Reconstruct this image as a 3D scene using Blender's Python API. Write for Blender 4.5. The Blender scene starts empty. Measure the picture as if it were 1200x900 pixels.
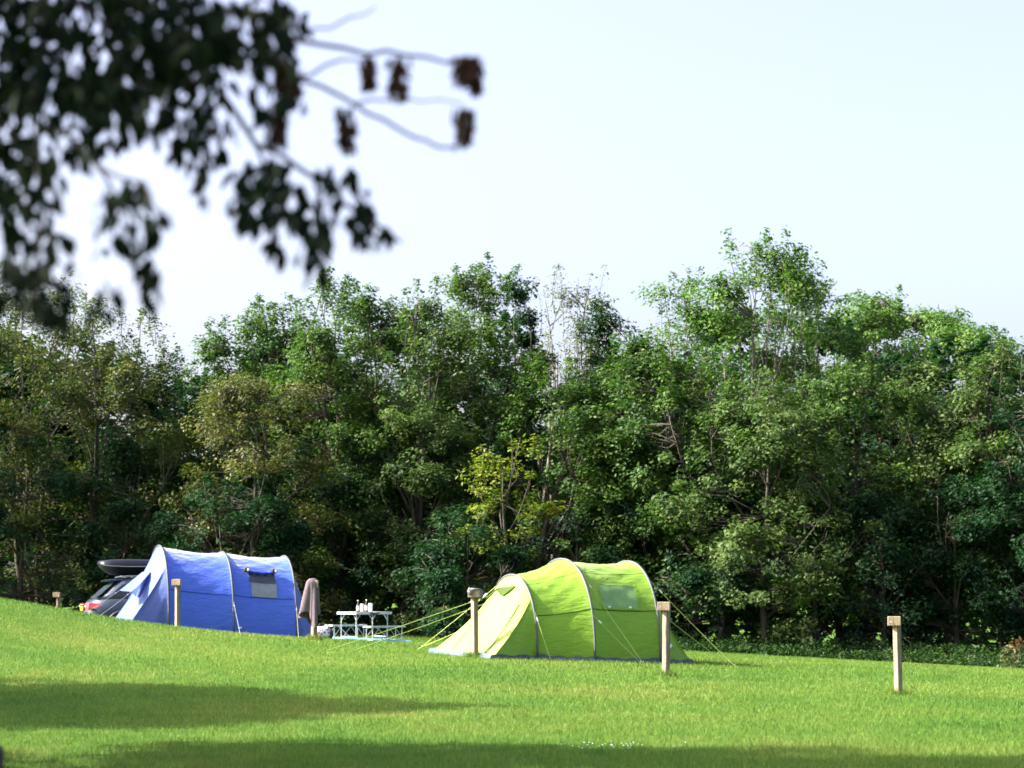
import bpy, math, random
import numpy as np
from mathutils import Vector, Matrix

# ------------------------------------------------------------------ camera, sky, sun, exposure
S = bpy.context.scene
COL = S.collection
FPX = 1200 * 85 / 36.0            # focal length in pixels of a 1200 px wide frame
PITCH = math.atan(255 / FPX)
CAMZ = 1.6
cam_d = bpy.data.cameras.new('camera')
cam_d.lens = 85; cam_d.sensor_width = 36; cam_d.sensor_fit = 'HORIZONTAL'
cam_d.clip_start = 0.1; cam_d.clip_end = 3000
cam_d.dof.use_dof = True; cam_d.dof.focus_distance = 47; cam_d.dof.aperture_fstop = 3.0
cam = bpy.data.objects.new('camera', cam_d); COL.objects.link(cam)
cam.location = (0, 0, CAMZ); cam.rotation_euler = (math.pi / 2 + PITCH, 0, 0)
S.camera = cam

SUN_EL = math.radians(38)
SUN_BACK = math.radians(5)       # how far behind the camera's left the sun stands
sun_vec = Vector((-math.cos(SUN_BACK) * math.cos(SUN_EL), -math.sin(SUN_BACK) * math.cos(SUN_EL), math.sin(SUN_EL)))
W = bpy.data.worlds.new('World'); S.world = W; W.use_nodes = True
wn = W.node_tree.nodes; wl = W.node_tree.links; wn.clear()
sky = wn.new('ShaderNodeTexSky'); sky.sky_type = 'NISHITA'; sky.sun_disc = False
sky.sun_elevation = SUN_EL
sky.sun_rotation = math.atan2(sun_vec.x, sun_vec.y)
sky.air_density = 0.70; sky.dust_density = 5.6; sky.ozone_density = 0.0; sky.altitude = 0
bg = wn.new('ShaderNodeBackground'); bg.inputs['Strength'].default_value = 0.137
wo = wn.new('ShaderNodeOutputWorld')
hs = wn.new('ShaderNodeHueSaturation'); hs.inputs['Hue'].default_value = 0.52; hs.inputs['Saturation'].default_value = 0.92    # thin high haze pales the blue evenly
wl.new(sky.outputs[0], hs.inputs['Color']); wl.new(hs.outputs[0], bg.inputs[0]); wl.new(bg.outputs[0], wo.inputs[0])
sd = bpy.data.lights.new('sun', 'SUN'); sd.energy = 5.0; sd.angle = math.radians(0.53); sd.color = (1.0, 0.95, 0.86)
sun = bpy.data.objects.new('sun', sd); COL.objects.link(sun)
sun.rotation_euler = sun_vec.to_track_quat('Z', 'Y').to_euler()
S.view_settings.view_transform = 'Standard'; S.view_settings.look = 'None'
S.view_settings.gamma = 1.0; S.view_settings.use_curve_mapping = False
S.view_settings.exposure = 1.95
S.render.engine = 'CYCLES'; S.cycles.filter_width = 1.7

# ------------------------------------------------------------------ helpers
def at(px, row, d):
    """world point that stands d metres ahead of the camera at a given pixel of the 1200x900 frame"""
    xc = (px - 600) / FPX; yc = (450 - row) / FPX
    c, s = math.cos(PITCH), math.sin(PITCH)
    v = Vector((xc, c - yc * s, s + yc * c))
    v *= d / v.y
    return Vector((v.x, v.y, v.z + CAMZ))
def px_of(p):
    c, s = math.cos(PITCH), math.sin(PITCH)
    y, z = p[1], p[2] - CAMZ
    f = y * c + z * s; u = -y * s + z * c
    return 600 + FPX * p[0] / f, 450 - FPX * u / f

def tag(o, label=None, cat=None, group=None, kind=None):
    if label: o['label'] = label
    if cat: o['category'] = cat
    if group: o['group'] = group
    if kind: o['kind'] = kind
    return o
def empty(name, loc=(0, 0, 0), rz=0.0):
    o = bpy.data.objects.new(name, None); COL.objects.link(o)
    o.location = loc; o.rotation_euler = (0, 0, rz); o.empty_display_size = 0.2
    return o
def link(name, me, mat, parent=None, loc=None):
    o = bpy.data.objects.new(name, me); COL.objects.link(o)
    if mat: me.materials.append(mat)
    if parent: o.parent = parent
    if loc is not None: o.location = loc
    return o

class MB:
    def __init__(s): s.v = []; s.f = []
    def box(s, c, size, rot=None, bev=0.0):
        hx, hy, hz = size[0] / 2, size[1] / 2, size[2] / 2
        b = min(bev, hx * .9, hy * .9, hz * .9); n = len(s.v)
        R = rot if rot is not None else Matrix.Identity(3)
        if b <= 0:
            pts = [(x, y, z) for z in (-hz, hz) for y in (-hy, hy) for x in (-hx, hx)]
            fs = [(0, 2, 3, 1), (4, 5, 7, 6), (0, 1, 5, 4), (2, 6, 7, 3), (0, 4, 6, 2), (1, 3, 7, 5)]
        else:
            import bmesh
            bm = bmesh.new(); bmesh.ops.create_cube(bm, size=1)
            for v in bm.verts: v.co = Vector((v.co.x * 2 * hx, v.co.y * 2 * hy, v.co.z * 2 * hz))
            bmesh.ops.bevel(bm, geom=bm.edges[:], offset=b, segments=1, affect='EDGES')
            bm.verts.index_update()
            pts = [v.co[:] for v in bm.verts]; fs = [tuple(v.index for v in f.verts) for f in bm.faces]; bm.free()
        for p in pts: s.v.append(tuple(R @ Vector(p) + Vector(c)))
        s.f += [tuple(i + n for i in f) for f in fs]
        return s
    def tube(s, pts, radii, sides=6, cap=True):
        pts = [Vector(p) for p in pts]
        if not hasattr(radii, '__len__'): radii = [radii] * len(pts)
        n0 = len(s.v); up = Vector((0.13, 0.27, 0.95)).normalized()
        for i, p in enumerate(pts):
            t = (pts[min(i + 1, len(pts) - 1)] - pts[max(i - 1, 0)])
            t = t.normalized() if t.length > 1e-9 else Vector((0, 0, 1))
            a = t.cross(up)
            if a.length < 0.05: a = t.cross(Vector((1, 0, 0)))
            a.normalize(); b = t.cross(a)
            for k in range(sides):
                w = 2 * math.pi * k / sides
                s.v.append(tuple(p + (a * math.cos(w) + b * math.sin(w)) * radii[i]))
        for i in range(len(pts) - 1):
            for k in range(sides):
                k2 = (k + 1) % sides
                s.f.append((n0 + i * sides + k, n0 + i * sides + k2, n0 + (i + 1) * sides + k2, n0 + (i + 1) * sides + k))
        if cap:
            s.f.append(tuple(n0 + k for k in range(sides))[::-1])
            m = n0 + (len(pts) - 1) * sides; s.f.append(tuple(m + k for k in range(sides)))
        return s
    def grid(s, rows, closed=False):
        n0 = len(s.v); m = len(rows[0])
        for r in rows: s.v += [tuple(p) for p in r]
        for i in range(len(rows) - 1):
            for k in range(m if closed else m - 1):
                k2 = (k + 1) % m
                s.f.append((n0 + i * m + k, n0 + i * m + k2, n0 + (i + 1) * m + k2, n0 + (i + 1) * m + k))
        return s
    def loft(s, rings):
        n0 = len(s.v); m = len(rings[0]); s.grid(rings, True)
        s.f.append(tuple(n0 + k for k in range(m))[::-1])
        s.f.append(tuple(n0 + (len(rings) - 1) * m + k for k in range(m)))
        return s
    def lathe(s, prof, c=(0, 0, 0), n=14):
        rows = [[(c[0] + r * math.cos(2 * math.pi * k / n), c[1] + r * math.sin(2 * math.pi * k / n), c[2] + z) for k in range(n)] for r, z in prof]
        return s.loft(rows)
    def poly(s, pts):
        n = len(s.v); s.v += [tuple(p) for p in pts]; s.f.append(tuple(range(n, n + len(pts)))); return s
    def build(s, name, mat, parent=None, smooth=False, loc=None):
        me = bpy.data.meshes.new(name); me.from_pydata(s.v, [], s.f); me.validate()
        if smooth: me.polygons.foreach_set('use_smooth', [True] * len(me.polygons))
        return link(name, me, mat, parent, loc)

def bulk(name, V, k, mat, parent=None, tint=None):
    """V (M*k,3): M separate faces of k corners, with a per-face 'tint' value"""
    M = len(V) // k
    me = bpy.data.meshes.new(name)
    me.vertices.add(M * k); me.vertices.foreach_set('co', np.ascontiguousarray(V, dtype=np.float32).ravel())
    me.loops.add(M * k); me.loops.foreach_set('vertex_index', np.arange(M * k, dtype=np.int32))
    me.polygons.add(M); me.polygons.foreach_set('loop_start', np.arange(0, M * k, k, dtype=np.int32))
    me.update(calc_edges=True)
    if tint is not None:
        a = me.attributes.new('tint', 'FLOAT', 'FACE'); a.data.foreach_set('value', np.asarray(tint, dtype=np.float32))
    return link(name, me, mat, parent)

# ------------------------------------------------------------------ materials
def new_mat(name):
    m = bpy.data.materials.new(name); m.use_nodes = True
    nt = m.node_tree; b = nt.nodes['Principled BSDF']
    return m, nt, b
def N(nt, t, **kw):
    n = nt.nodes.new(t)
    for k, v in kw.items():
        if hasattr(n, k): setattr(n, k, v)
        else: n.inputs[k].default_value = v
    return n
def ramp(nt, fac, stops):
    r = nt.nodes.new('ShaderNodeValToRGB'); e = r.color_ramp.elements
    while len(e) < len(stops): e.new(0.5)
    for i, (p, c) in enumerate(stops): e[i].position = p; e[i].color = (*c, 1)
    nt.links.new(fac, r.inputs[0]); return r
def plain(name, col, rough=0.6, metal=0.0, var=0.12, scale=8.0, spec=0.5, bump=0.0, coat=0.0):
    m, nt, b = new_mat(name)
    tc = N(nt, 'ShaderNodeTexCoord'); no = N(nt, 'ShaderNodeTexNoise', Scale=scale, Detail=5.0)
    nt.links.new(tc.outputs['Object'], no.inputs['Vector'])
    r = ramp(nt, no.outputs[0], [(0.3, [c * (1 - var) for c in col]), (0.7, [min(1, c * (1 + var)) for c in col])])
    nt.links.new(r.outputs[0], b.inputs['Base Color'])
    b.inputs['Roughness'].default_value = rough; b.inputs['Metallic'].default_value = metal
    b.inputs['Specular IOR Level'].default_value = spec; b.inputs['Coat Weight'].default_value = coat
    if bump:
        bp = N(nt, 'ShaderNodeBump', Strength=bump, Distance=0.01)
        nt.links.new(no.outputs[0], bp.inputs['Height']); nt.links.new(bp.outputs[0], b.inputs['Normal'])
    return m
def leaf_mat(name, stops, transl=0.35, rough=0.5, spec=0.4, tcol=(0.95, 1.3, 0.55)):
    m, nt, b = new_mat(name)
    a = N(nt, 'ShaderNodeAttribute', attribute_name='tint')
    r = ramp(nt, a.outputs['Fac'], stops)
    nt.links.new(r.outputs[0], b.inputs['Base Color'])
    b.inputs['Roughness'].default_value = rough; b.inputs['Specular IOR Level'].default_value = spec
    tr = N(nt, 'ShaderNodeBsdfTranslucent')
    mu = N(nt, 'ShaderNodeMix', data_type='RGBA', blend_type='MULTIPLY'); mu.inputs[0].default_value = 1
    nt.links.new(r.outputs[0], mu.inputs[6]); mu.inputs[7].default_value = (*tcol, 1)
    nt.links.new(mu.outputs[2], tr.inputs[0])
    mx = N(nt, 'ShaderNodeMixShader'); mx.inputs[0].default_value = transl
    out = nt.nodes['Material Output']
    nt.links.new(b.outputs[0], mx.inputs[1]); nt.links.new(tr.outputs[0], mx.inputs[2]); nt.links.new(mx.outputs[0], out.inputs[0])
    return m
def bark_mat(name, c1, c2):
    m, nt, b = new_mat(name)
    tc = N(nt, 'ShaderNodeTexCoord'); mp = N(nt, 'ShaderNodeMapping'); mp.inputs['Scale'].default_value = (6, 6, 1.5)
    no = N(nt, 'ShaderNodeTexNoise', Scale=2.0, Detail=6.0)
    nt.links.new(tc.outputs['Object'], mp.inputs[0]); nt.links.new(mp.outputs[0], no.inputs['Vector'])
    r = ramp(nt, no.outputs[0], [(0.3, c1), (0.7, c2)]); nt.links.new(r.outputs[0], b.inputs['Base Color'])
    b.inputs['Roughness'].default_value = 0.9
    bp = N(nt, 'ShaderNodeBump', Strength=0.6, Distance=0.03); nt.links.new(no.outputs[0], bp.inputs['Height']); nt.links.new(bp.outputs[0], b.inputs['Normal'])
    return m
def grass_colour(nt):
    """patchy lawn colour from world position, shared by the soil sheet and the blades"""
    g = N(nt, 'ShaderNodeNewGeometry')
    n1 = N(nt, 'ShaderNodeTexNoise', Scale=0.22, Detail=5.0); n2 = N(nt, 'ShaderNodeTexNoise', Scale=1.7, Detail=4.0)
    nt.links.new(g.outputs['Position'], n1.inputs['Vector']); nt.links.new(g.outputs['Position'], n2.inputs['Vector'])
    ad = N(nt, 'ShaderNodeMath', operation='MULTIPLY_ADD'); ad.inputs[1].default_value = 0.40
    nt.links.new(n2.outputs[0], ad.inputs[0])
    sc = N(nt, 'ShaderNodeMath', operation='MULTIPLY'); sc.inputs[1].default_value = 0.60
    nt.links.new(n1.outputs[0], sc.inputs[0]); nt.links.new(sc.outputs[0], ad.inputs[2])
    last = ad.outputs[0]
    for cx, cy, rx, ry, k in ((7.2, 37.9, 1.1, .28, .16), (-2.2, 44.2, .9, .5, .10), (-3.0, 54.5, 1.6, .9, .09), (-5.0, 49.3, .7, .35, .12), (2.5, 40.2, .6, .3, .10), (1.0, 30.5, 3.2, .5, .07), (-8.0, 44.5, 1.6, .6, .10)):   # trodden, yellowed turf
        mp = N(nt, 'ShaderNodeVectorMath', operation='SUBTRACT'); mp.inputs[1].default_value = (cx, cy, 0); nt.links.new(g.outputs['Position'], mp.inputs[0])
        dv = N(nt, 'ShaderNodeVectorMath', operation='MULTIPLY'); dv.inputs[1].default_value = (1 / rx, 1 / ry, 0); nt.links.new(mp.outputs[0], dv.inputs[0])
        ln = N(nt, 'ShaderNodeVectorMath', operation='LENGTH'); nt.links.new(dv.outputs[0], ln.inputs[0])
        mr = N(nt, 'ShaderNodeMapRange', interpolation_type='SMOOTHSTEP'); mr.inputs[1].default_value = 1.5; mr.inputs[2].default_value = 0.2; mr.inputs[3].default_value = 0; mr.inputs[4].default_value = k
        nt.links.new(ln.outputs['Value'], mr.inputs[0])
        a2 = N(nt, 'ShaderNodeMath', operation='ADD'); nt.links.new(last, a2.inputs[0]); nt.links.new(mr.outputs[0], a2.inputs[1]); last = a2.outputs[0]
    return last

M = {}
def ground_material():
    m, nt, b = new_mat('turf_soil')
    f = grass_colour(nt)
    r = ramp(nt, f, [(0.32, (0.036, 0.095, 0.010)), (0.5, (0.058, 0.122, 0.013)), (0.66, (0.085, 0.14, 0.02))])
    g = N(nt, 'ShaderNodeNewGeometry'); n3 = N(nt, 'ShaderNodeTexNoise', Scale=30.0, Detail=3.0)
    nt.links.new(g.outputs['Position'], n3.inputs['Vector'])
    mu = N(nt, 'ShaderNodeMix', data_type='RGBA', blend_type='MULTIPLY'); mu.inputs[0].default_value = 0.7
    r2 = ramp(nt, n3.outputs[0], [(0.3, (0.5, 0.5, 0.5)), (0.7, (1.2, 1.2, 1.1))])
    nt.links.new(r.outputs[0], mu.inputs[6]); nt.links.new(r2.outputs[0], mu.inputs[7])
    nt.links.new(mu.outputs[2], b.inputs['Base Color'])
    b.inputs['Roughness'].default_value = 0.95; b.inputs['Specular IOR Level'].default_value = 0.1
    bp = N(nt, 'ShaderNodeBump', Strength=0.8, Distance=0.05); nt.links.new(n3.outputs[0], bp.inputs['Height']); nt.links.new(bp.outputs[0], b.inputs['Normal'])
    return m
def blade_material():
    m, nt, b = new_mat('grass_blade')
    f = grass_colour(nt)
    r = ramp(nt, f, [(0.34, (0.064, 0.155, 0.021)), (0.48, (0.107, 0.195, 0.030)), (0.56, (0.138, 0.21, 0.036)), (0.70, (0.215, 0.23, 0.06))])
    a = N(nt, 'ShaderNodeAttribute', attribute_name='tint')
    r2 = ramp(nt, a.outputs['Fac'], [(0.0, (0.6, 0.68, 0.68)), (0.65, (1.1, 1.1, 1.0)), (0.9, (1.2, 1.15, 1.15)), (1.0, (1.45, 1.32, 1.9))])
    mu = N(nt, 'ShaderNodeMix', data_type='RGBA', blend_type='MULTIPLY'); mu.inputs[0].default_value = 1
    nt.links.new(r.outputs[0], mu.inputs[6]); nt.links.new(r2.outputs[0], mu.inputs[7])
    nt.links.new(mu.outputs[2], b.inputs['Base Color'])
    b.inputs['Roughness'].default_value = 0.55; b.inputs['Specular IOR Level'].default_value = 0.18
    tr = N(nt, 'ShaderNodeBsdfTranslucent'); nt.links.new(mu.outputs[2], tr.inputs[0])
    mx = N(nt, 'ShaderNodeMixShader'); mx.inputs[0].default_value = 0.42
    nt.links.new(b.outputs[0], mx.inputs[1]); nt.links.new(tr.outputs[0], mx.inputs[2])
    nt.links.new(mx.outputs[0], nt.nodes['Material Output'].inputs[0])
    return m
def fabric(name, col, transl=0.25, rough=0.5, sheen=0.4, spec=0.5, wr=1.0, tc_gain=1.0, inner=None):
    m, nt, b = new_mat(name)
    tc = N(nt, 'ShaderNodeTexCoord')
    n1 = N(nt, 'ShaderNodeTexNoise', Scale=1.4, Detail=5.0)
    nt.links.new(tc.outputs['Object'], n1.inputs['Vector'])
    r = ramp(nt, n1.outputs[0], [(0.3, [c * 0.9 for c in col]), (0.7, [min(1, c * 1.07) for c in col])])
    nt.links.new(r.outputs[0], b.inputs['Base Color'])
    b.inputs['Roughness'].default_value = rough; b.inputs['Specular IOR Level'].default_value = spec
    b.inputs['Sheen Weight'].default_value = sheen; b.inputs['Sheen Roughness'].default_value = 0.4
    mp = N(nt, 'ShaderNodeMapping'); mp.inputs['Scale'].default_value = (1.6, 1.2, 5.0); mp.inputs['Rotation'].default_value = (0.2, 0.5, 0.3)
    n2 = N(nt, 'ShaderNodeTexNoise', Scale=2.2, Detail=6.0, Roughness=0.55, Distortion=0.6)
    nt.links.new(tc.outputs['Object'], mp.inputs[0]); nt.links.new(mp.outputs[0], n2.inputs['Vector'])
    bp = N(nt, 'ShaderNodeBump', Strength=0.55 * wr, Distance=0.06)
    nt.links.new(n2.outputs[0], bp.inputs['Height']); nt.links.new(bp.outputs[0], b.inputs['Normal'])
    tr = N(nt, 'ShaderNodeBsdfTranslucent')
    mu = N(nt, 'ShaderNodeMix', data_type='RGBA', blend_type='MULTIPLY'); mu.inputs[0].default_value = 1
    nt.links.new(r.outputs[0], mu.inputs[6]); mu.inputs[7].default_value = (tc_gain, tc_gain, tc_gain, 1)
    nt.links.new(mu.outputs[2], tr.inputs[0]); nt.links.new(bp.outputs[0], tr.inputs['Normal'])
    mx = N(nt, 'ShaderNodeMixShader'); mx.inputs[0].default_value = transl
    nt.links.new(b.outputs[0], mx.inputs[1]); nt.links.new(tr.outputs[0], mx.inputs[2])
    nt.links.new(mx.outputs[0], nt.nodes['Material Output'].inputs[0])
    return m
def wood_mat(name, c1, c2):
    m, nt, b = new_mat(name)
    tc = N(nt, 'ShaderNodeTexCoord'); mp = N(nt, 'ShaderNodeMapping'); mp.inputs['Scale'].default_value = (30, 30, 2.0)
    no = N(nt, 'ShaderNodeTexNoise', Scale=1.5, Detail=7.0, Distortion=0.4)
    nt.links.new(tc.outputs['Object'], mp.inputs[0]); nt.links.new(mp.outputs[0], no.inputs['Vector'])
    r = ramp(nt, no.outputs[0], [(0.3, c1), (0.5, [(a + b2) / 2 for a, b2 in zip(c1, c2)]), (0.68, c2)])
    nt.links.new(r.outputs[0], b.inputs['Base Color']); b.inputs['Roughness'].default_value = 0.85
    bp = N(nt, 'ShaderNodeBump', Strength=0.5, Distance=0.01); nt.links.new(no.outputs[0], bp.inputs['Height']); nt.links.new(bp.outputs[0], b.inputs['Normal'])
    return m

M['ground'] = ground_material(); M['blade'] = blade_material()
M['wood'] = wood_mat('weathered_wood', (0.075, 0.053, 0.036), (0.31, 0.245, 0.17))
M['wood_head'] = wood_mat('sawn_wood', (0.18, 0.13, 0.085), (0.37, 0.29, 0.20))
M['dark_wood'] = wood_mat('dark_wood', (0.012, 0.010, 0.008), (0.032, 0.026, 0.02))
M['bark'] = bark_mat('bark_brown', (0.022, 0.018, 0.013), (0.07, 0.057, 0.042))
M['bark_pale'] = bark_mat('bark_pale', (0.06, 0.052, 0.042), (0.19, 0.17, 0.14))
M['green'] = fabric('green_fly', (0.205, 0.37, 0.026), 0.30, 0.5, 0.25, 0.45)
M['lime'] = fabric('sunlit_lime_fly', (0.34, 0.43, 0.11), 0.22, 0.6, 0.1, 0.2, wr=.5)  # same green cloth, with sunshine on the front panel painted in
M['green_in'] = fabric('green_lining', (0.055, 0.095, 0.004), 0.35, 0.6, 0.0, 0.3)
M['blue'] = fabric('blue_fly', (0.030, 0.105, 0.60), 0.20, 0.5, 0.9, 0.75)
M['blue_sunlit'] = fabric('sunlit_blue_fly', (0.10, 0.15, 0.43), 0.22, 0.6, 0.25, 0.25, wr=.6)  # blue cloth again; sunlit paleness of the front end put into the colour
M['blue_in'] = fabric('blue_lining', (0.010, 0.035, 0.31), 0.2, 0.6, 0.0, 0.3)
M['sleeve'] = plain('grey_sleeve', (0.07, 0.082, 0.08), 0.6, var=0.15)
M['sleeve_blue'] = plain('grey_blue_sleeve', (0.05, 0.058, 0.07), 0.6, var=0.15)
M['skirt'] = plain('mud_skirt', (0.05, 0.075, 0.10), 0.7, var=0.4, scale=20)
M['rope'] = plain('lime_rope', (0.36, 0.44, 0.11), 0.6)
M['rope_pale'] = plain('pale_rope', (0.26, 0.29, 0.27), 0.6)
M['white'] = plain('white_trim', (0.75, 0.76, 0.76), 0.5, var=0.05)
M['steel'] = plain('dull_steel', (0.5, 0.5, 0.5), 0.4, 0.9)
M['alu'] = plain('aluminium', (0.45, 0.47, 0.49), 0.38, 0.4, var=0.06)
M['curtain_g'] = plain('grey_green_curtain', (0.13, 0.255, 0.085), 0.6, var=0.18, scale=6, bump=0.5)
M['curtain_w'] = plain('pale_curtain', (0.15, 0.18, 0.22), 0.5, var=0.15, scale=9, bump=0.4)
M['pane'] = plain('dark_pane', (0.035, 0.04, 0.06), 0.2, var=0.2)
M['black'] = plain('black_fabric', (0.012, 0.012, 0.016), 0.6, var=0.3)
M['paint'] = plain('car_paint', (0.028, 0.038, 0.066), 0.35, 0.2, var=0.03, coat=0.5)
M['glass'] = plain('car_glass', (0.012, 0.015, 0.02), 0.06, var=0.1, spec=0.8)
M['rear_glass'] = plain('rear_glass', (0.05, 0.07, 0.09), 0.12, var=0.1, spec=1.0)
M['tyre'] = plain('tyre_rubber', (0.015, 0.015, 0.015), 0.85)
M['trim'] = plain('black_plastic', (0.02, 0.02, 0.023), 0.45)
M['red'] = plain('tail_light_red', (0.55, 0.02, 0.03), 0.15, coat=0.6)
M['plate'] = plain('yellow_plate', (0.75, 0.33, 0.02), 0.4, var=0.06)
M['box'] = plain('roof_box_gloss', (0.008, 0.009, 0.018), 0.38, var=0.05, spec=0.35)
M['towel'] = plain('mauve_towel', (0.125, 0.10, 0.120), 0.95, var=0.15, scale=12, spec=0.1, bump=0.5)
M['mat_blue'] = plain('light_blue_mat', (0.16, 0.34, 0.48), 0.7, var=0.15, scale=3)
M['bottle'] = plain('brown_glass', (0.02, 0.012, 0.008), 0.12, var=0.2)
M['tabletop'] = plain('pale_grey_laminate', (0.42, 0.44, 0.45), 0.45, var=0.06)
M['paper'] = plain('paper_label', (0.7, 0.66, 0.58), 0.7, var=0.05)
M['pink'] = plain('pink_plastic', (0.62, 0.42, 0.44), 0.4, var=0.08)
M['cup'] = plain('white_plastic', (0.74, 0.76, 0.74), 0.4, var=0.05)
M['rag'] = plain('grey_rag', (0.16, 0.15, 0.155), 0.9, var=0.3, scale=20)

def L(name, *cols, transl=0.35, rough=0.55, spec=0.22):
    cols = [tuple(0.74 * v for v in c) for c in cols]; n = len(cols); M[name] = leaf_mat(name, [(i / (n - 1), c) for i, c in enumerate(cols)], transl, rough, spec)
L('leaf_olive', (0.040, 0.072, 0.018), (0.098, 0.125, 0.030), (0.19, 0.175, 0.05))
L('leaf_tan', (0.042, 0.070, 0.018), (0.095, 0.112, 0.030), (0.20, 0.165, 0.055))
L('leaf_green', (0.027, 0.076, 0.016), (0.060, 0.128, 0.024), (0.135, 0.20, 0.042), rough=0.55, spec=0.2)
L('leaf_grey', (0.031, 0.076, 0.020), (0.073, 0.130, 0.034), (0.145, 0.195, 0.058), rough=0.55, spec=0.18)
L('leaf_dark', (0.008, 0.032, 0.015), (0.015, 0.052, 0.020), (0.032, 0.080, 0.028), rough=0.6, spec=0.12)  # dark-leaved kinds; shade at the wood's foot is also put into this colour
L('leaf_bright', (0.045, 0.115, 0.018), (0.088, 0.18, 0.030), (0.16, 0.25, 0.052))
L('leaf_yellow', (0.055, 0.105, 0.012), (0.125, 0.18, 0.018), (0.25, 0.265, 0.03))
L('leaf_near', (0.003, 0.009, 0.004), (0.006, 0.014, 0.006), (0.010, 0.022, 0.008), transl=0.06, rough=0.7, spec=0.08)  # near-black: shade under the crown is put into the leaf colour
L('weed', (0.014, 0.044, 0.013), (0.032, 0.076, 0.020), (0.09, 0.125, 0.04), spec=0.1)
L('dock_leaf', (0.07, 0.11, 0.03), (0.12, 0.13, 0.05), (0.17, 0.085, 0.045))
L('seed', (0.035, 0.014, 0.010), (0.06, 0.025, 0.016), (0.09, 0.038, 0.022), transl=0.15, rough=0.8)

# ------------------------------------------------------------------ terrain
CTRL = []      # (x, y, z)
def cp(px, row, d):
    p = at(px, row, d); CTRL.append((p.x, p.y, p.z))
for px in (-300, 0, 300, 600, 900, 1200, 1500): cp(px, 900, 23.2)
for x in (-14, -5, 0, 5, 14): CTRL.append((x, 12, 0.0))
for a in ((1048, 815, 38), (777, 792, 40.3), (556, 770, 44), (640, 772, 44.8), (810, 777, 46.2),
          (0, 833, 31), (0, 772, 40.2), (0, 752, 43), (0, 703.5, 46.8), (-150, 690, 46.8), (90, 752, 44.5), (60, 715, 49.5), (100, 724, 50.5), (132, 730, 51.5),
          (170, 737, 53), (207, 740, 57), (280, 745.5, 57), (345, 749, 57.5), (368, 750, 49.5), (427, 752, 57),
          (200, 775, 42), (300, 800, 36), (600, 815, 34), (1200, 822, 36), (1300, 790, 60), (1200, 785, 69), (1000, 774, 70),
          (850, 765.5, 72), (640, 752, 74), (470, 745.5, 75), (380, 744.5, 75)):
    cp(*a)
for p in ((-12.0, 63, 0.55), (-13.5, 70, 0.6), (-9.5, 63, 0.62), (-7, 76, 0.55), (-16, 78, 0.6), (-22, 60, 0.9), (0, 84, 0.25), (15, 82, -0.35), (-16, 86, 0.5)):
    CTRL.append(p)
CT = np.array(CTRL)
def _tps(r): return np.where(r > 1e-9, r * r * np.log(np.maximum(r, 1e-9)), 0.0)
_n = len(CT)
_r = np.hypot(CT[:, None, 0] - CT[None, :, 0], CT[:, None, 1] - CT[None, :, 1])
_K = _tps(_r) + np.eye(_n) * 0.6
_P = np.c_[np.ones(_n), CT[:, :2]]
_A = np.block([[_K, _P], [_P.T, np.zeros((3, 3))]])
_w = np.linalg.solve(_A, np.r_[CT[:, 2], np.zeros(3)])
def gz_np(x, y):
    x = np.asarray(x, dtype=float); y = np.asarray(y, dtype=float); sh = x.shape
    x = np.clip(x.ravel(), -24, 22); y = np.clip(y.ravel(), 11, 86)
    out = np.empty(len(x))
    for i in range(0, len(x), 40000):
        sl = slice(i, i + 40000)
        r = np.hypot(x[sl, None] - CT[None, :, 0], y[sl, None] - CT[None, :, 1])
        out[sl] = _tps(r) @ _w[:_n] + _w[_n] + _w[_n + 1] * x[sl] + _w[_n + 2] * y[sl]
    return out.reshape(sh)
def gz(x, y): return float(gz_np(np.array([x]), np.array([y]))[0])

def build_ground():
    xs = np.r_[-900, -400, -200, -110, -70, -48, -36, np.arange(-28, 27, 0.5), 34, 46, 70, 110, 200, 400, 900]
    ys = np.r_[-900, -400, -150, -60, -25, -8, 0, 6, np.arange(10, 90, 0.5), 96, 110, 140, 200, 400, 900, 1500]
    X, Y = np.meshgrid(xs, ys); Z = gz_np(X, Y)
    rows = [[(X[i, j], Y[i, j], Z[i, j]) for j in range(len(xs))] for i in range(len(ys))]
    o = MB().grid(rows).build('ground', M['ground'], smooth=True)
    o['kind'] = 'structure'
build_ground()

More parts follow.
